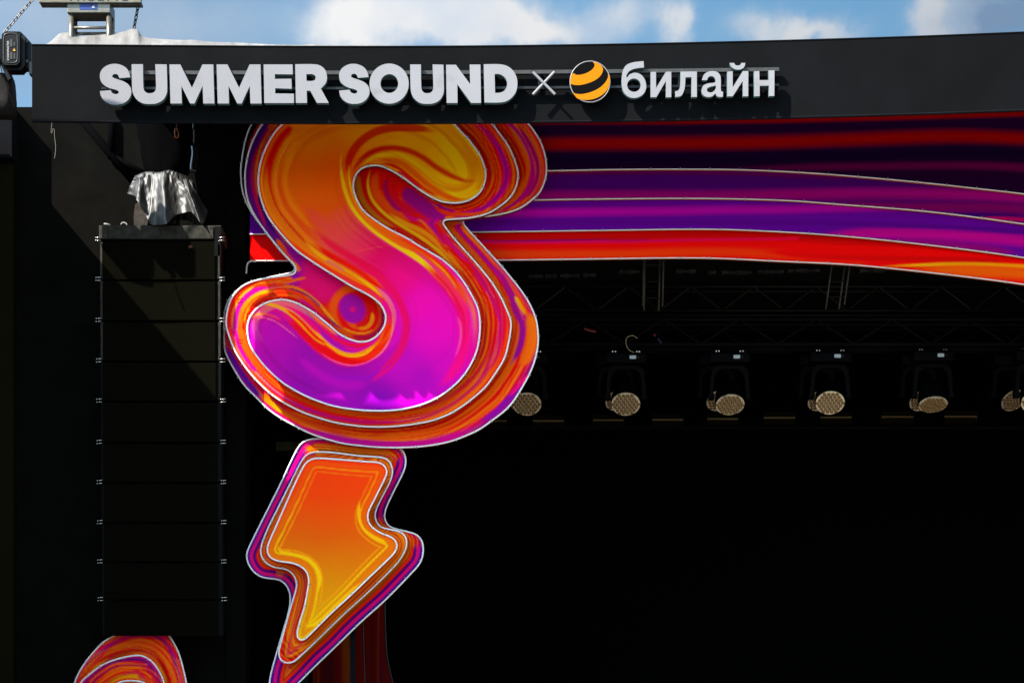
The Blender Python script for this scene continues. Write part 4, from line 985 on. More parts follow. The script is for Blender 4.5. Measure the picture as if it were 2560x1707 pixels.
# dim vertical ribbon behind the bolt
vr = thing('hanging_ribbon', 'dim dark red vertical ribbon panel rising behind the lightning bolt', 'banner', tuple(P(880, 1760, 25.5)))
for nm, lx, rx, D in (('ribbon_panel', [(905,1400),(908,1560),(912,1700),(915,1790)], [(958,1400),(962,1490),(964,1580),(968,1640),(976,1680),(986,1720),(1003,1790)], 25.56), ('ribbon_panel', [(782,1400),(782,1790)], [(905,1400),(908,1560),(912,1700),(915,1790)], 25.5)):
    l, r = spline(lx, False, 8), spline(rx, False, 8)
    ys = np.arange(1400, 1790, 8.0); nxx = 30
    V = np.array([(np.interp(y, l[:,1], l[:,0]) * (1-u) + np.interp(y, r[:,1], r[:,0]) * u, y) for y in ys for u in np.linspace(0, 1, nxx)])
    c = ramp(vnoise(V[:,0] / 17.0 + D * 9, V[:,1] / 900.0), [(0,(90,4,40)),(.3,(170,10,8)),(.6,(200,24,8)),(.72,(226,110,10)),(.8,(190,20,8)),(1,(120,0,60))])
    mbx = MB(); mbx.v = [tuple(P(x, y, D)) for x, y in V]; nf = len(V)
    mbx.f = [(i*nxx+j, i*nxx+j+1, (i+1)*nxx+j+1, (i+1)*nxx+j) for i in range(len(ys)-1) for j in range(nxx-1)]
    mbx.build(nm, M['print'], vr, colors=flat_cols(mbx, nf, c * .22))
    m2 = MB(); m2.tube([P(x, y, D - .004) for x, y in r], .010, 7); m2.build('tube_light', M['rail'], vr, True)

# ------------------------------------------------------------------ hanging loudspeaker column
AD0, AD1 = 21.60, 22.00
YB = [600, 700, 802, 903, 1003, 1106, 1206, 1306, 1404, 1498, 1590]
ax0, ax1 = P(250, 0, AD0).x, P(552, 0, AD0).x
ORD = ['topmost', 'second', 'third', 'fourth', 'fifth', 'sixth', 'seventh', 'eighth', 'ninth', 'lowest']
EXTRA = ['topmost black speaker cabinet under the scuffed rigging frame with small orange mark on its grille', 'second black speaker cabinet from the top of the hanging column',
 'third black speaker cabinet from the top of the hanging column', 'fourth black speaker cabinet from the top of the hanging column', 'fifth black speaker cabinet from the top beside the letter S lower curve',
 'sixth black speaker cabinet from the top of the hanging column', 'seventh black speaker cabinet from the top beside the upper lightning bolt', 'third black speaker cabinet from the bottom of the hanging column',
 'second black speaker cabinet from the bottom of the hanging column', 'lowest black speaker cabinet just above the round swirl sign']
SPK = []
for i in range(10):
    dx = 6.0 * i / 9 / F * AD0       # the column leans a little
    zt, zb = P(0, YB[i], AD0).z, P(0, YB[i+1], AD0).z
    sp = thing('line_array_speaker', EXTRA[i], 'speaker', ((ax0 + ax1) / 2 + dx, (AD0 + AD1) / 2, zb), 'loudspeakers stacked in the hanging column')
    X0, X1 = ax0 + dx, ax1 + dx
    # wedge shaped cabinet, narrower at the back
    m2 = MB(); h = zt - zb; g = .012
    vs = [(X0, AD0 + .02, zb + g), (X1, AD0 + .02, zb + g), (X1, AD0 + .02, zt - g), (X0, AD0 + .02, zt - g), (X0 + .03, AD1, zb + .05), (X1 - .03, AD1, zb + .05), (X1 - .03, AD1, zt - .05), (X0 + .03, AD1, zt - .05)]
    m2.add(vs, [(0,1,2,3),(7,6,5,4),(1,5,6,2),(4,0,3,7),(3,2,6,7),(4,5,1,0)]); m2.build('cabinet', M['cabinet'], sp)
    # two grille wings folding in slightly to the centre
    m2 = MB(); xa, xb, xm = X0 + .035, X1 - .062, (X0 + X1) / 2
    m2.add([(xa, AD0 - .012, zb + .016), (xm, AD0 + .006, zb + .016), (xb, AD0 - .012, zb + .016), (xa, AD0 - .012, zt - .016), (xm, AD0 + .006, zt - .016), (xb, AD0 - .012, zt - .016),
            (xa, AD0 + .018, zb + .016), (xm, AD0 + .018, zb + .016), (xb, AD0 + .018, zb + .016), (xa, AD0 + .018, zt - .016), (xm, AD0 + .018, zt - .016), (xb, AD0 + .018, zt - .016)],
           [(0,1,4,3),(1,2,5,4),(3,4,10,9),(4,5,11,10),(0,6,7,1),(1,7,8,2),(0,3,9,6),(2,8,11,5)]); m2.build('grille', M['grille'], sp)
    m2 = MB(); m2.box((xa - .004, AD0 - .018, zb + .006), (xb + .004, AD0 - .004, zb + .0155)); m2.build('grille_lip', M['grille'], sp)
    for sx in (0, 1):
        m2 = MB(); xx = X0 + .004 if sx == 0 else X1 - .030
        m2.box((xx, AD0 - .012, zb + .05), (xx + .022, AD0 + .019, zt - .05)); m2.box((xx - .004, AD0 - .006, zt - .05), (xx + .026, AD0 + .019, zt - .014)); m2.box((xx - .004, AD0 - .006, zb + .014), (xx + .026, AD0 + .019, zb + .05)); m2.build('rigging_bracket', M['case_metal'] if i < 3 else M['cabinet'], sp)
        for dz in (-.014, .018):
            m2 = MB(); x0_ = X0 - .045 if sx == 0 else X1 - .012
            zz = zt + dz
            m2.cyl((x0_, AD0 - .03, zz), (x0_ + .058, AD0 - .03, zz + .004), .0036, n=8); m2.cyl((x0_ - .002, AD0 - .03, zz), (x0_ + .010, AD0 - .03, zz), .0062, n=8); m2.build('rigging_pin', M['pin'], sp, True)
    SPK.append(sp)
# small orange logo lettering on the first grille
def text_mesh(name, body, size, m, parent, origin, xdir, zdir, depth=.002):
    cu = bpy.data.curves.new(name, 'FONT'); cu.body = body; cu.size = size; cu.extrude = depth; cu.align_x = 'LEFT'
    tmp = bpy.data.objects.new(name, cu); COL.objects.link(tmp)
    dg = bpy.context.evaluated_depsgraph_get(); me = bpy.data.meshes.new_from_object(tmp.evaluated_get(dg)); bpy.data.objects.remove(tmp)
    xdir, zdir = Vector(xdir).normalized(), Vector(zdir).normalized()
    R = Matrix((xdir, zdir, xdir.cross(zdir))).transposed().to_4x4(); R.translation = Vector(origin) - parent_loc(parent)
    me.transform(R); me.name = name; me.materials.clear(); me.materials.append(m)
    o = bpy.data.objects.new(name, me); COL.objects.link(o); o.parent = parent; return o
text_mesh('logo', 'JBL', .034, M['orange_metal'], SPK[0], P(472, 619, AD0 - .016), (1, 0, 0), (0, 0, 1), .001)

frame = thing('rigging_frame', 'scuffed dark metal rigging frame on top of the hanging speaker column', 'frame', ((ax0+ax1)/2, AD0, P(0, 598, AD0).z))
m2 = MB(); m2.boxpx(247, 553, 563.5, 597, AD0 - .01, AD1 + .05, .008); m2.build('beam', M['case_metal'], frame)
for x0_, x1_ in ((255, 268), (520, 532)):
    m2 = MB(); m2.boxpx(x0_, x1_, 565, 596, AD0 - .028, AD0 - .011); m2.build('plate', M['case_bare'], frame)
    for yy in (570, 590):
        m2 = MB(); p = P((x0_ + x1_) / 2, yy, AD0 - .03); m2.cyl((p.x, p.y - .006, p.z), (p.x, p.y + .003, p.z), .009, n=8); m2.build('bolt_head', M['steel_dark'], frame)
m2 = MB(); m2.boxpx(388, 401, 565, 592, AD0 - .018, AD0 - .011); m2.build('tongue', M['case_metal'], frame)
m2 = MB(); m2.boxpx(536, 552, 566, 640, AD0 - .012, AD0 + .02); m2.build('side_plate', M['cabinet'], frame)
# rope ends lying on the frame
single(MB().tube([P(260, 560, 21.7), P(266, 560.5, 21.7), P(276, 563, 21.7)], .010, 7), 'rope_end', M['rope_white'], 'short pale strap end lying on the left end of the rigging frame', 'strap', smooth=True)
single(MB().tube([P(x, y, 21.7) for x, y in spline([(303,562),(305,558),(311,557),(316,560),(318,563)], False, 5)], .008, 7), 'rope_loop', M['rope_white'], 'small pale strap loop on the rigging frame beside the grey cover', 'strap', smooth=True)
# lifting bar above the frame: what the cover hides
lift = thing('lifting_motor', 'black chain motor hanging on chains under the silver grey cover', 'motor', tuple(P(395, 560, 21.8)))
m2 = MB(); m2.boxpx(350, 440, 470, 560, 21.75, 22.02, .02); m2.build('motor_body', M['hoist'], lift)
# black cloth wrapped round the motor's upper half and its chain, up to the roof
m2 = MB(); N = 28; prof = [(342, 486, 262), (345, 486, 312), (350, 484, 350), (356, 481, 385), (362, 476, 412), (366, 472, 436), (380, 455, 446)]
for x0_, x1_, y in prof:
    c0 = P((x0_ + x1_) / 2, y, 21.92); rx = (x1_ - x0_) / 2 * 21.92 / F
    for k in range(N):
        t = 2 * math.pi * k / N; rr = 1 + .05 * math.sin(6 * t + y * .02) + .03 * math.sin(11 * t - y * .05)
        m2.v.append((c0.x + rx * rr * math.cos(t), c0.y + .16 * rr * math.sin(t), c0.z))
m2.f = [(j*N+k, (j+1)*N+k, (j+1)*N+(k+1)%N, j*N+(k+1)%N) for j in range(len(prof)-1) for k in range(N)] + [tuple(range(N)), tuple((len(prof)-1)*N+k for k in reversed(range(N)))]
m2.build('dark_wrap', M['black_void'], lift, True)
for px in (529, 538, 548):
    m2 = MB(); px -= 0; a, b = P(px - 55, 530, 21.75), P(px - 57, 563, 21.75); m2.cyl(a, b, .006, n=7); m2.build('shackle', M['case_bare'], lift)
m2 = MB(); m2.prism([(338,510),(352,505),(362,520),(370,548),(368,563),(335,563),(334,540)], 21.72, 21.9); m2.build('cloth_bag', M['worn_bag'], lift)

# grey rain cover thrown over the motor
def cover():
    top = [(336,442),(362,432),(395,433),(420,428),(445,436),(468,446),(480,460)]
    hem = [(318,484),(338,491),(341,500),(349,508),(352,520),(358,527),(368,545),(378,561),(398,562),(416,560),(428,549),(439,538),(455,533),(478,530),(492,545),(506,559),(514,545),(519,528)]
    tu, hu = resample(spline(top, False, 6), 1.5, False), resample(spline(hem, False, 6), 1.5, False)
    N, R = 150, 40; vs = []
    for i in range(N + 1):
        u = i / N
        a = tu[int(u * (len(tu) - 1))]; b = hu[int(u * (len(hu) - 1))]
        for j in range(R + 1):
            v = j / R
            bulge = math.sin(v * math.pi) * 3.0
            x = a[0] + (b[0] - a[0]) * v ** 1.15; y = a[1] + (b[1] - a[1]) * (v * .92 + .08 * v * v) - bulge * (1 if u < .3 else .3)
            fold = (.5 + .5 * math.cos(2 * math.pi * (u * 2.7 - .30 - .05 * v))) ** 3
            fold2 = .28 * math.cos(2 * math.pi * (u * 8 + .4 * v))
            x += 1.2 * (vnoise(u * 14, v * 3) - .5)
            dpt = 21.64 + .06 * (vnoise(u * 9 + 3, v * 3) - .5) + .016 * (vnoise(u * 30, v * 9) - .5) - .20 * (1 - (2*u - 1) ** 2) * (.35 + .65 * v) - (.15 * fold + .03 * fold2) * (v ** .75) + .12
            vs.append(P(x, y, dpt))
    fs = [(i*(R+1)+j, i*(R+1)+j+1, (i+1)*(R+1)+j+1, (i+1)*(R+1)+j) for i in range(N) for j in range(R)]
    # cap over the top towards the back, and a plain back flap
    o = len(vs); B = 26
    for i in range(N + 1):
        a = Vector(vs[i * (R + 1)]); u = i / N
        for j in range(1, B + 1):
            t = j / B
            if t < .45: q = Vector((a.x + (.0 - .0) , a.y + .32 * t / .45, a.z + .05 * math.sin(t / .45 * math.pi)))
            else: q = Vector((a.x * 1.0 + (a.x - P(405, 0, 21.7).x) * .35 * (t - .45), a.y + .32 + .06 * math.sin(u * 31) * (t - .45), a.z - .42 * (t - .45) / .55))
            vs.append(q)
    for i in range(N):
        for j in range(B):
            def I(ii, jj): return ii * (R + 1) if jj == 0 else o + ii * B + jj - 1
            fs.append((I(i, j), I(i + 1, j), I(i + 1, j + 1), I(i, j + 1)))
    m2 = MB(); m2.add(vs, fs); return m2
single(cover(), 'rain_cover', M['silver_cloth'], 'shiny grey rain cover draped in folds over the motor above the speakers', 'cover', smooth=True, loc=tuple(P(405, 560, 21.7)))
# glossy black wrapped tube hanging to the right of it
m2 = MB(); N = 26
for j in range(15):
    y = 366 + 64 * j / 14
    for k in range(N):
        t = 2 * math.pi * k / N; r = .036 + .008 * math.sin(3 * t + 1) + .004 * math.sin(7 * t)
        c0 = P(484 + 2 * math.sin(j * .4), y, 21.66); m2.v.append((c0.x + r * math.cos(t), c0.y + r * math.sin(t), c0.z))
m2.f = [(j*N+k, j*N+(k+1)%N, (j+1)*N+(k+1)%N, (j+1)*N+k) for j in range(14) for k in range(N)] + [tuple(range(N))[::-1], tuple(14*N+k for k in range(N))]
m2.cyl(P(484, 366, 21.66), P(484, 250, 21.66), .012, n=8)
single(m2, 'wrapped_pole', M['gloss_black'], 'glossy black wrapped pole end hanging above the silver grey cover', 'pole', smooth=True)
m2 = MB(); m2.tube([P(x, y, 21.70) for x, y in spline([(440,322),(445,330),(447,338),(441,345),(437,336)], True, 5)], .008, 7, True); m2.cyl(P(442, 322, 21.70), P(440, 290, 21.70), .004, n=6)
single(m2, 'shackle', M['orange_metal'], 'small orange shackle hanging in the dark below the fascia', 'shackle', smooth=True)
m2 = MB(); m2.tube([P(x, y, 20.2) for x, y in spline([(130,300),(129,315),(128,328),(129,333),(134,322),(136,340),(139,365),(138,385),(136,396)], False, 4)], .0018, 5)
single(m2, 'loose_string', M['rope_white'], 'thin pale loose string dangling from the left end of the fascia', 'string')

# ------------------------------------------------------------------ roof tarp behind the fascia
SIL = [(100,120),(112,112),(128,102),(140,90),(150,83),(165,81),(182,82),(196,89),(215,88),(250,85),(285,83),(312,78),(328,72),(338,72),(346,76),(353,89),(372,95),(420,98),(480,102),(560,106),(640,109),(760,113),(900,115.5),(960,118.5),(1010,123)]
sl = spline(SIL, False, 6); TX = np.arange(110, 1010, 3.0)
m2 = MB(); rows = 26
for x in TX:
    ys = np.interp(x, sl[:,0], sl[:,1]); ridge = P(x, ys, 20.22)
    for j in range(rows):
        t = j / (rows - 1)
        wr = .02 * (vnoise(x / 14.0, t * 6) - .5) + .05 * (vnoise(x / 60.0 + 9, t * 2) - .5)
        if t < .55:
            s_ = t / .55; y0 = fasD(max(x, 82)) + .055; y = y0 + (20.22 - y0) * s_; zlo = ZT - .03
            z = zlo + (ridge.z - zlo) * (s_ ** .6) + wr * math.sin(math.pi * s_)
            X_ = ridge.x * (y / 20.22)
        else:
            s_ = (t - .55) / .45; y = 20.22 + .2 * s_; z = ridge.z - .4 * s_ ** 1.6 + wr * math.sin(math.pi * s_); X_ = ridge.x
        m2.v.append((X_, y, z))
nt = len(TX)
m2.f = [(i*rows+j, (i+1)*rows+j, (i+1)*rows+j+1, i*rows+j+1) for i in range(nt-1) for j in range(rows-1)]
single(m2, 'roof_tarp', M['tarp'], 'creased grey tarpaulin stretched over the roof behind the left fascia', 'tarpaulin', smooth=True)

# aluminium truss tower rising through the tarp
tw = thing('truss_tower', 'silver aluminium truss tower head poking through the grey tarpaulin', 'truss', tuple(P(225, 110, 20.13)))
TD = 20.13; TD2 = TD + .25
zl = P(0, 150, TD).z
m2 = MB(); m2.boxpx(167.5, 275, 4, 32, TD, TD2, .006); m2.build('head_block', M['alu'], tw)
for px in (176, 270):
    for Dd in (TD + .045, TD2 - .045):
        a = P(px, 32, TD); m2 = MB(); m2.cyl((a.x, Dd, a.z), (a.x, Dd, zl), .027, n=14); m2.build('leg', M['alu'], tw, True)
aL, aR = P(176, 0, TD).x, P(270, 0, TD).x
for py in (66, 118):
    z_ = P(0, py, TD).z
    for Dd in (TD + .045, TD2 - .045):
        m2 = MB(); m2.cyl((aL, Dd, z_), (aR, Dd, z_), .0155, n=12); m2.build('rung', M['alu'], tw, True)
    for X_ in (aL, aR):
        m2 = MB(); m2.cyl((X_, TD + .045, z_ + .05), (X_, TD2 - .045, z_ + .05), .0145, n=10); m2.build('rung', M['alu'], tw, True)
m2 = MB(); a = P(167, 0, TD)
m2.boxpx(97, 353, -34, 7, TD - .03, TD + .012, .005); m2.boxpx(101, 354, 7, 12.5, TD + .016, TD + .10); m2.build('cross_beam', M['alu'], tw)
m2 = MB(); m2.boxpx(98, 350, -30, 2.4, TD - .033, TD - .0305); m2.build('name_plate', mat('name_plate', tuple(lin((120, 110, 84))), .5, 0, .3, .15, 20), tw)
text_mesh('lettering', 'PROLYTE', .145, M['black_print'], tw, P(172, 1.6, TD - .035), (1, 0, 0), (0, 0, 1), .0015)
m2 = MB(); m2.boxpx(199, 244, 8.5, 24.5, TD - .004, TD - .001); stk = m2.build('sticker', M['blue_sticker'], tw)
m2 = MB(); m2.tube([P(x, y, TD - .006) for x, y in spline([(230,21),(233,19),(231,16.5),(236,17.5),(234,20),(237,21)], False, 4)], .004, 6); m2.build('white_mark', M['white_print'], stk)
m2 = MB(); m2.tube([P(x, y, TD - .006) for x, y in spline([(226,12),(229,10.5),(231,13),(228,14.5),(226,12)], False, 4)], .002, 6); m2.build('pale_mark', M['grey_print'], stk)

# chains made of single links
def link_mesh():
    m2 = MB(); pts = []
    for k in range(20):
        t = 2 * math.pi * k / 20; pts.append((.0115 * math.cos(t), 0, .0185 * math.sin(t) + (.010 if math.sin(t) > 0 else -.010)))
    m2.tube(pts, .0056, 7, True); me = bpy.data.meshes.new('link'); me.from_pydata(m2.v, [], m2.f); me.polygons.foreach_set('use_smooth', [True] * len(me.polygons)); return me
LINK = link_mesh()
def chain(name, label, a, b, m, scale=1.0):
    a, b = Vector(a), Vector(b); root = thing(name, label, 'chain', tuple(b))
    me = LINK.copy(); me.materials.append(m); d = (b - a); n = int(d.length / (.046 * scale)); q = d.to_track_quat('Z', 'Y')
    for k in range(n):
        o = bpy.data.objects.new('link', me); COL.objects.link(o); o.parent = root
        o.location = a + d * ((k + .5) / n) - b; o.rotation_mode = 'QUATERNION'
        from mathutils import Quaternion
        o.rotation_quaternion = q @ Quaternion((0, 0, 1), math.radians(25 if k % 2 else 115)); o.scale = (scale,) * 3
    return root
chain('hoist_chain', 'dark chain dropping from the beam end to the peak of the tarpaulin', P(346, 13, 20.22), P(334, 76, 20.22), M['steel_dark'], 1.12)
chain('hoist_chain', 'shiny slanted chain running from the hoist up past the picture top', P(100, -22, 20.42), P(11, 82, 20.42), M['chain_grey'], 1.05)

# chain hoist at the left edge
ho = thing('chain_hoist', 'black electric chain hoist with rounded corners hanging at the left picture edge', 'hoist', tuple(P(40, 178, 20.4)))
def oct_(x0, x1, y0, y1, c): return [(x0, y0+c),(x0+c, y0),(x1-c, y0),(x1, y0+c),(x1, y1-c),(x1-c, y1),(x0+c, y1),(x0, y1-c)]
m2 = MB(); m2.prism(oct_(4, 49, 79, 163, 8), 20.40, 20.47); m2.build('cover', M['hoist'], ho)
m2 = MB(); m2.prism(oct_(9, 62, 79.5, 176, 11), 20.471, 20.62); m2.build('gear_case', M['hoist'], ho)
m2 = MB(); m2.prism([(49,84),(62,90),(78,108),(78,158),(70,172),(49,172)], 20.55, 20.66); m2.build('mounting_ear', M['hoist'], ho)
m2 = MB(); pth = spline([(x, y) for x, y in oct_(10, 43, 85, 157, 6)], True, 3); m2.tube([P(x, y, 20.399) for x, y in pth], .006, 6, True); m2.build('cover_ridge', M['hoist_edge'], ho, True)
for yy in (104, 155):
    m2 = MB(); p = P(67, yy, 20.54); m2.cyl((p.x, p.y - .012, p.z), (p.x, p.y + .012, p.z), .019, n=12); m2.build('bolt_head', M['alu_dull'], ho, True)
text_mesh('lettering', 'CHAINMASTER', .030, M['white_print'], ho, P(22.5, 152, 20.396), (0, 0, 1), (-1, 0, 0), .001)
m2 = MB(); m2.prism([(35.5,121.5),(39,128),(32,128)], 20.394, 20.398); m2.build('warning_mark', M['yellow_print'], ho)
for x0_, x1_, y0, y1 in ((25,31,99,117), (25,31,131,148), (34,38,106,115), (34,38,134,148)):
    m2 = MB(); m2.boxpx(x0_, x1_, y0, y1, 20.395, 20.398); m2.build('label_plate', M['grey_print'], ho)
m2 = MB(); m2.boxpx(72, 82, 155, 186, 20.5, 20.6, .006); m2.build('strap_plate', M['alu_dull'], ho)
m2 = MB(); m2.boxpx(-30, 3, 96, 150, 20.42, 20.6, .01); m2.build('motor_case', M['hoist'], ho)
m2 = MB(); m2.cyl(P(8, 163, 20.5), P(26, 200, 20.5), .026, n=10); m2.build('hook_arm', M['steel_dark'], ho)
m2 = MB(); N = 22
prof = [(-24, 194, 33), (-24, 206, 34.5), (-24, 230, 36), (-26, 255, 37), (-26, 290, 38)]
for x0_, y, x1_ in prof:
    for k in range(N):
        t = 2 * math.pi * k / N; c0 = P((x0_ + x1_) / 2, y, 20.75); rx = (x1_ - x0_) / 2 * 20.75 / F
        rr = 1 + .06 * math.sin(5 * t + y * .05); e = .55
        cx_, sx_ = math.cos(t), math.sin(t); m2.v.append((c0.x + rx * rr * abs(cx_) ** e * (1 if cx_ > 0 else -1), c0.y + .14 * rr * abs(sx_) ** e * (1 if sx_ > 0 else -1), c0.z))
m2.f = [(j*N+k, (j+1)*N+k, (j+1)*N+(k+1)%N, j*N+(k+1)%N) for j in range(4) for k in range(N)] + [tuple(range(N)), tuple(4*N+k for k in reversed(range(N)))]
single(m2, 'chain_bag', M['bag'], 'dark brown cloth chain bag hanging below the hoist at the left edge', 'bag', smooth=True)
m2 = MB(); m2.tube([P(x, y, 20.45) for x, y in spline([(0,160),(4,178),(12,200),(20,225),(30,250),(37,272)], False, 5)], .0055, 6)
single(m2, 'hoist_cable', M['stage_black'], 'thin black cable falling from the hoist across the chain bag', 'cable', smooth=True)

# ------------------------------------------------------------------ inside the stage
def truss(name, label, xa, xb, ya, yb, D, m, step, r=.02, dep=.3):
    t = thing(name, label, 'truss', tuple(P((xa+xb)/2, yb, D)))
    A, B = P(xa, ya, D), P(xb, yb, D)
    for z_ in (A.z, B.z):
        for dd in (0, dep):
            m2 = MB(); m2.cyl((A.x, D + dd, z_), (B.x, D + dd, z_), r, n=8); m2.build('chord', m, t, True)
    n = int(round(abs(B.x - A.x) / step))
    for k in range(n):
        x0_, x1_ = A.x + (B.x - A.x) * k / n, A.x + (B.x - A.x) * (k + 1) / n; xm = (x0_ + x1_) / 2
        for p, q in (((x0_, B.z), (xm, A.z)), ((xm, A.z), (x1_, B.z))):
            m2 = MB(); m2.cyl((p[0], D, p[1]), (q[0], D, q[1]), r * .55, n=6); m2.build('brace', m, t)
    return t
truss('roof_truss', 'dark roof truss with zigzag bracing high at the back of the stage', 1180, 2900, 716, 776, 28.6, M['truss_black'], .87, .024)
truss('light_truss', 'black horizontal truss carrying the row of moving lights', 1180, 2900, 798, 860, 25.0, M['stage_black'], 1.0, .022)
truss('rear_light_truss', 'black rear truss carrying the second row of moving lights', 1180, 2900, 812, 868, 28.0, M['stage_black'], 1.0, .022)
def ladder(label, x0, x1, dxb, y0, y1, D):
    t = thing('ladder_truss', label, 'truss', tuple(P((x0+x1)/2 - dxb, y1, D)), 'silver ladder trusses hanging at the back of the stage')
    for px in (x0, x0 + 6, x1 - 6, x1):
        dd = 0 if px in (x0, x1) else .25
        a, b = P(px, y0, D), P(px - dxb, y1, D); m2 = MB(); m2.cyl((a.x, D + dd, a.z), (b.x, D + dd, b.z), .014, n=8); m2.build('rail', M['alu_dull'], t, True)
    for k in range(5):
        f = (k + .5) / 5; a, b = P(x0 - dxb * f, y0 + (y1 - y0) * f, D), P(x1 - dxb * f, y0 + (y1 - y0) * f, D); m2 = MB(); m2.cyl(a, b, .008, n=6); m2.build('rung', M['truss_black'], t)
ladder('silver ladder truss hanging upright right of the giant letter', 1612, 1661, 5, 560, 766, 26.3)
ladder('silver ladder truss leaning slightly near the right picture side', 2092, 2137, 26, 570, 762, 26.3)
m2 = MB()  # pale strips stand for light slits and lit pleats of roof fabric
for x0_, x1_, y in ((1322,1358,689),(1364,1392,689),(1400,1450,688),(1458,1490,686),(1548,1600,678),(1690,1740,677),(1770,1790,680),(1805,1880,680),(1895,1960,678),(1970,2050,675),(2150,2215,675)):
    n = 8; 
    for k in range(n):
        xa, xb = x0_ + (x1_ - x0_) * k / n, x0_ + (x1_ - x0_) * (k + 1) / n
        h = 2.6 + 1.2 * math.sin(k * 1.3 + x0_); m2.boxpx(xa, xb, y - h, y + h, 27.0 + .03 * (k % 2), 27.1)
ob = single(m2, 'light_slits', M['slit_pale'], 'pale strips in place of light slits in the roof fabric under the ribbon panels', 'fabric', kind='stuff')

# moving head lights
HB = .502; 
def moving_head():
    root = thing('moving_light', 'moving light', 'stage light', (0, 0, 0), 'moving head lights on the truss')
    m2 = MB(); m2.bbox((-.25, -.13, -.118), (.25, .13, 0), .018); m2.build('base', M['lamp_body'], root)
    m2 = MB(); m2.box((-.255, -.10, -.10), (-.2505, .10, -.03)); m2.box((.2505, -.10, -.10), (.255, .10, -.03)); m2.build('handle', M['lamp_dark'], root)
    m2 = MB(); m2.box((.040, -.1345, -.075), (.120, -.1305, -.032)); m2.build('display', M['display'], root)
    m2 = MB(); m2.cyl((.148, -.137, -.055), (.148, -.130, -.055), .006, n=8); m2.build('knob', M['bar_gold'], root)
    for sx in (-.15, .15):
        m2 = MB(); m2.box((sx - .05, -.03, .002), (sx + .05, .03, .03)); m2.box((sx - .012, -.02, .03), (sx + .012, .02, .13)); m2.build('clamp', M['lamp_dark'], root)
        for dx in (-.017, .017):
            m2 = MB(); m2.cyl((sx + dx, -.045, .034), (sx + dx, -.03, .034), .0095, n=8); m2.build('clamp_bolt', M['pin'], root)
    # yoke: shoulder and two tapered arms
    m2 = MB(); yo = [(-.235,-.30),(-.225,-.20),(-.16,-.145),(.16,-.145),(.225,-.20),(.235,-.30),(.252,-.50),(.252,-.545),(.205,-.545),(.205,-.50),(.192,-.31),(.165,-.235),(.10,-.19),(-.10,-.19),(-.165,-.235),(-.192,-.31),(-.205,-.50),(-.205,-.545),(-.252,-.545),(-.252,-.50)]
    half = len(yo) // 2
    vs = [Vector((x, -.055, z)) for x, z in yo] + [Vector((x, .055, z)) for x, z in yo]; n = len(yo)
    fs = [(i, i + n, (i+1) % n + n, (i+1) % n)[::-1] for i in range(n)]
    pairs = [(0,15),(1,14),(2,13),(3,12),(4,11),(5,10)]
    strip = [(19,16,0,15) ]
    quads = [(0,1,14,15)[::-1] if 0 else (15,14,1,0),(14,13,2,1),(13,12,3,2),(12,11,4,3),(11,10,5,4),(10,9,6,5),(9,8,7,6),(0,19,16,15),(19,18,17,16)]
    fs += quads + [tuple(i + n for i in reversed(q)) for q in quads]
    m2.add(vs, fs); m2.build('yoke', M['lamp_body'], root)
    for sx in (-1, 1):
        m2 = MB(); m2.cyl((sx * .19, 0, -.53), (sx * .262, 0, -.53), .045, n=14); m2.build('pivot', M['lamp_body'], root)
    hd = bpy.data.objects.new('head', None); COL.objects.link(hd); hd.parent = root; hd.location = (0, 0, -.53)
    # head built looking along -Y, then tilted
    bodym = MB(); prof = [(.14, .10), (.155, .16), (.02, .185), (-.10, .198), (-.13, .196)]
    N = 28; prof = [(.18, .06), (.16, .125), (.05, .168), (-.10, .192), (-.125, .192), (-.13, .182)]
    for y, r in prof:
        for k in range(N): t = 2*math.pi*k/N; bodym.v.append((r*math.cos(t), y, r*math.sin(t)))
    bodym.f = [(j*N+k, j*N+(k+1)%N, (j+1)*N+(k+1)%N, (j+1)*N+k) for j in range(len(prof)-1) for k in range(N)] + [tuple(range(N))[::-1], tuple((len(prof)-1)*N+k for k in range(N))]
    me = bodym.build('body', M['lamp_dark'], None, True); me.parent = hd
    pl = MB(); pl.cyl((0, -.131, 0), (0, -.138, 0), .180, n=40); o = pl.build('lens_plate', M['lens_plate'], None); o.parent = hd
    ce = MB(); pitch = .052
    for i in range(-5, 6):
        for j in range(-5, 6):
            x, z = pitch * (i + .5 * (j % 2)), pitch * .866 * j
            if x*x + z*z > .166 ** 2: continue
            n_ = 8; rings_ = ((.0232, -.1385), (.0232, -.146), (.016, -.153)); o_ = len(ce.v)
            for r, y in rings_:
                for k in range(n_): t = 2*math.pi*k/n_; ce.v.append((x + r*math.cos(t), y, z + r*math.sin(t)))
            ce.v.append((x, -.156, z))
            for q in range(2):
                for k in range(n_): ce.f.append((o_+q*n_+k, o_+q*n_+(k+1)%n_, o_+(q+1)*n_+(k+1)%n_, o_+(q+1)*n_+k))
            for k in range(n_): ce.f.append((o_+2*n_+k, o_+2*n_+(k+1)%n_, o_+3*n_))
    o = ce.build('lens_cells', M['lens_cell'], None, True); o.parent = hd; o['kind'] = 'stuff'
    return root
ml = moving_head()
LH = [(1318, 882, 49, 'moving light half hidden behind the right edge of the giant letter'), (1566, 882, 49, 'moving light with bright golden lens and pale display, left of the silver ladder truss'),
      (1826, 881, 56, 'moving light with brownish lens in the middle of the dark stage'), (2078, 879, 48, 'moving light with the brightest honeycomb lens below the leaning ladder truss'),
      (2336, 877, 68, 'moving light with flat dim brown lens near the right side'), (2592, 876, 48, 'moving light cut off by the right picture edge')]
first = True
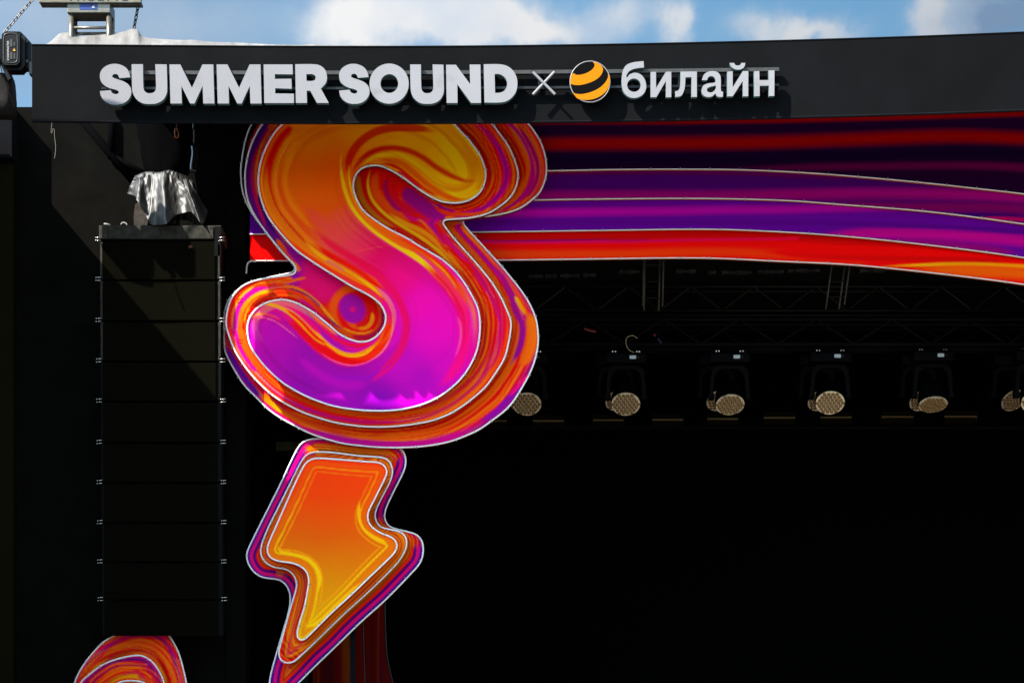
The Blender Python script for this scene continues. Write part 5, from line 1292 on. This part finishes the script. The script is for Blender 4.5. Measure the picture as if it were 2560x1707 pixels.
for px, py, tilt, lab in LH:
    o = ml if first else copy_tree(ml); first = False
    p = P(px, py, 25.0 - .13); o.location = (p.x, 25.0, p.z); o['label'] = lab
    for ch in o.children:
        if ch.name.startswith('head'): ch.rotation_euler = (math.radians(-tilt * -1), 0, math.radians(random.uniform(-5, 5)))
LR = [(1300, 'rear moving light, dim, mostly hidden behind the giant letter'), (1538, 'dim rear moving light peeking left of the golden lensed one'), (1790, 'dim rear moving light just left of the brownish lensed one'), (2042, 'dim rear moving light just left of the brightest lens'),
      (2295, 'dim rear moving light left of the flat brown lens'), (2524, 'dim rear moving light nearest the right picture edge')]
for px, lab in LR:
    o = copy_tree(ml); p = P(px, 892, 28.0); o.location = (p.x, 28.0, p.z); o['label'] = lab; o['group'] = 'rear moving head lights'
    for ch in o.children:
        if ch.type == 'MESH' and ch.data.materials and ch.data.materials[0] in (M['lamp_body'], M['pin'], M['display'], M['bar_gold']):
            ch.material_slots[0].link = 'OBJECT'; ch.material_slots[0].material = M['stage_black']
    for ch in o.children:
        if ch.name.startswith('head'): ch.rotation_euler = (math.radians(46), 0, math.radians(20))
# loose cable over the second light and bits on the truss
single(MB().tube([P(x, y, 24.8) for x, y in spline([(1585,881),(1572,874),(1566,862),(1565,850),(1570,842),(1582,839),(1594,846)], False, 6)], .005, 6), 'light_cable', mat('pale_cable', (.30, .24, .12), .6), 'thin pale cable looping over a moving light', 'cable', smooth=True)
for pts, m_, nm, lab in (([(1461,821),(1475,826),(1490,829)], 'red_cable', 'red_strap', 'faint red strap lying on the black light truss'), ([(1645,846),(1654,858)], 'blue_dark', 'blue_strap', 'short blue strap end under the black light truss'),
                    ([(1636,835),(1638,840)], 'red_cable', 'red_tag', 'tiny red tag dangling on the black light truss')):
    single(MB().tube([P(x, y, 24.7) for x, y in pts], .016, 6), nm, M[m_], lab, 'strap')
# horizontal light bars low at the back
nb = 0
BARS = [(1213,1268,1052), (1331,1410,1052), (1481,1560,1050), (1630,1709,1049), (1767,1847,1047), (1909,1989,1044), (2050,2130,1043), (2203,2284,1042), (2361,2444,1041)]
PLACE = ['dim golden light bar peeking out right below the giant letter', 'dim golden light bar, second from the giant letter', 'dim golden light bar below the golden lensed moving light', 'dim golden light bar fourth from the giant letter',
         'brightest golden light bar below the brownish lens', 'dim golden light bar fourth from the right end', 'dim golden light bar below the brightest lens', 'faint light bar second from the right end', 'faintest light bar at the right end of the row']
for (x0_, x1_, y), lab in zip(BARS, PLACE):
    t = thing('light_bar', lab, 'light bar', tuple(P((x0_+x1_)/2, y + 16, 28.9)), 'low light bars at the back of the stage')
    m2 = MB(); m2.boxpx(x0_, x1_, y - 15, y + 16, 28.9, 29.1, .01); m2.build('housing', M['bar_mesh'], t)
    m2 = MB(); m2.boxpx(x0_ + 1, x1_ - 1, y - 2.2, y + 1.6, 28.84, 28.899); m2.build('strip', M['bar_gold'], t)  # gold colour stands in for light caught along the panel top
m2 = MB(); m2.boxpx(1180, 2900, 1066, 1071, 28.92, 29.0); single(m2, 'bar_rail', M['stage_black'], 'black pipe rail under the low light bars', 'rail')

# timber end beside the bolt
m2 = MB(); m2.boxpx(690, 748, 1104, 1126, 22.15, 22.5, .01)
single(m2, 'timber_end', M['wood'], 'dull brown timber end in the shade just above the lightning bolt', 'timber')
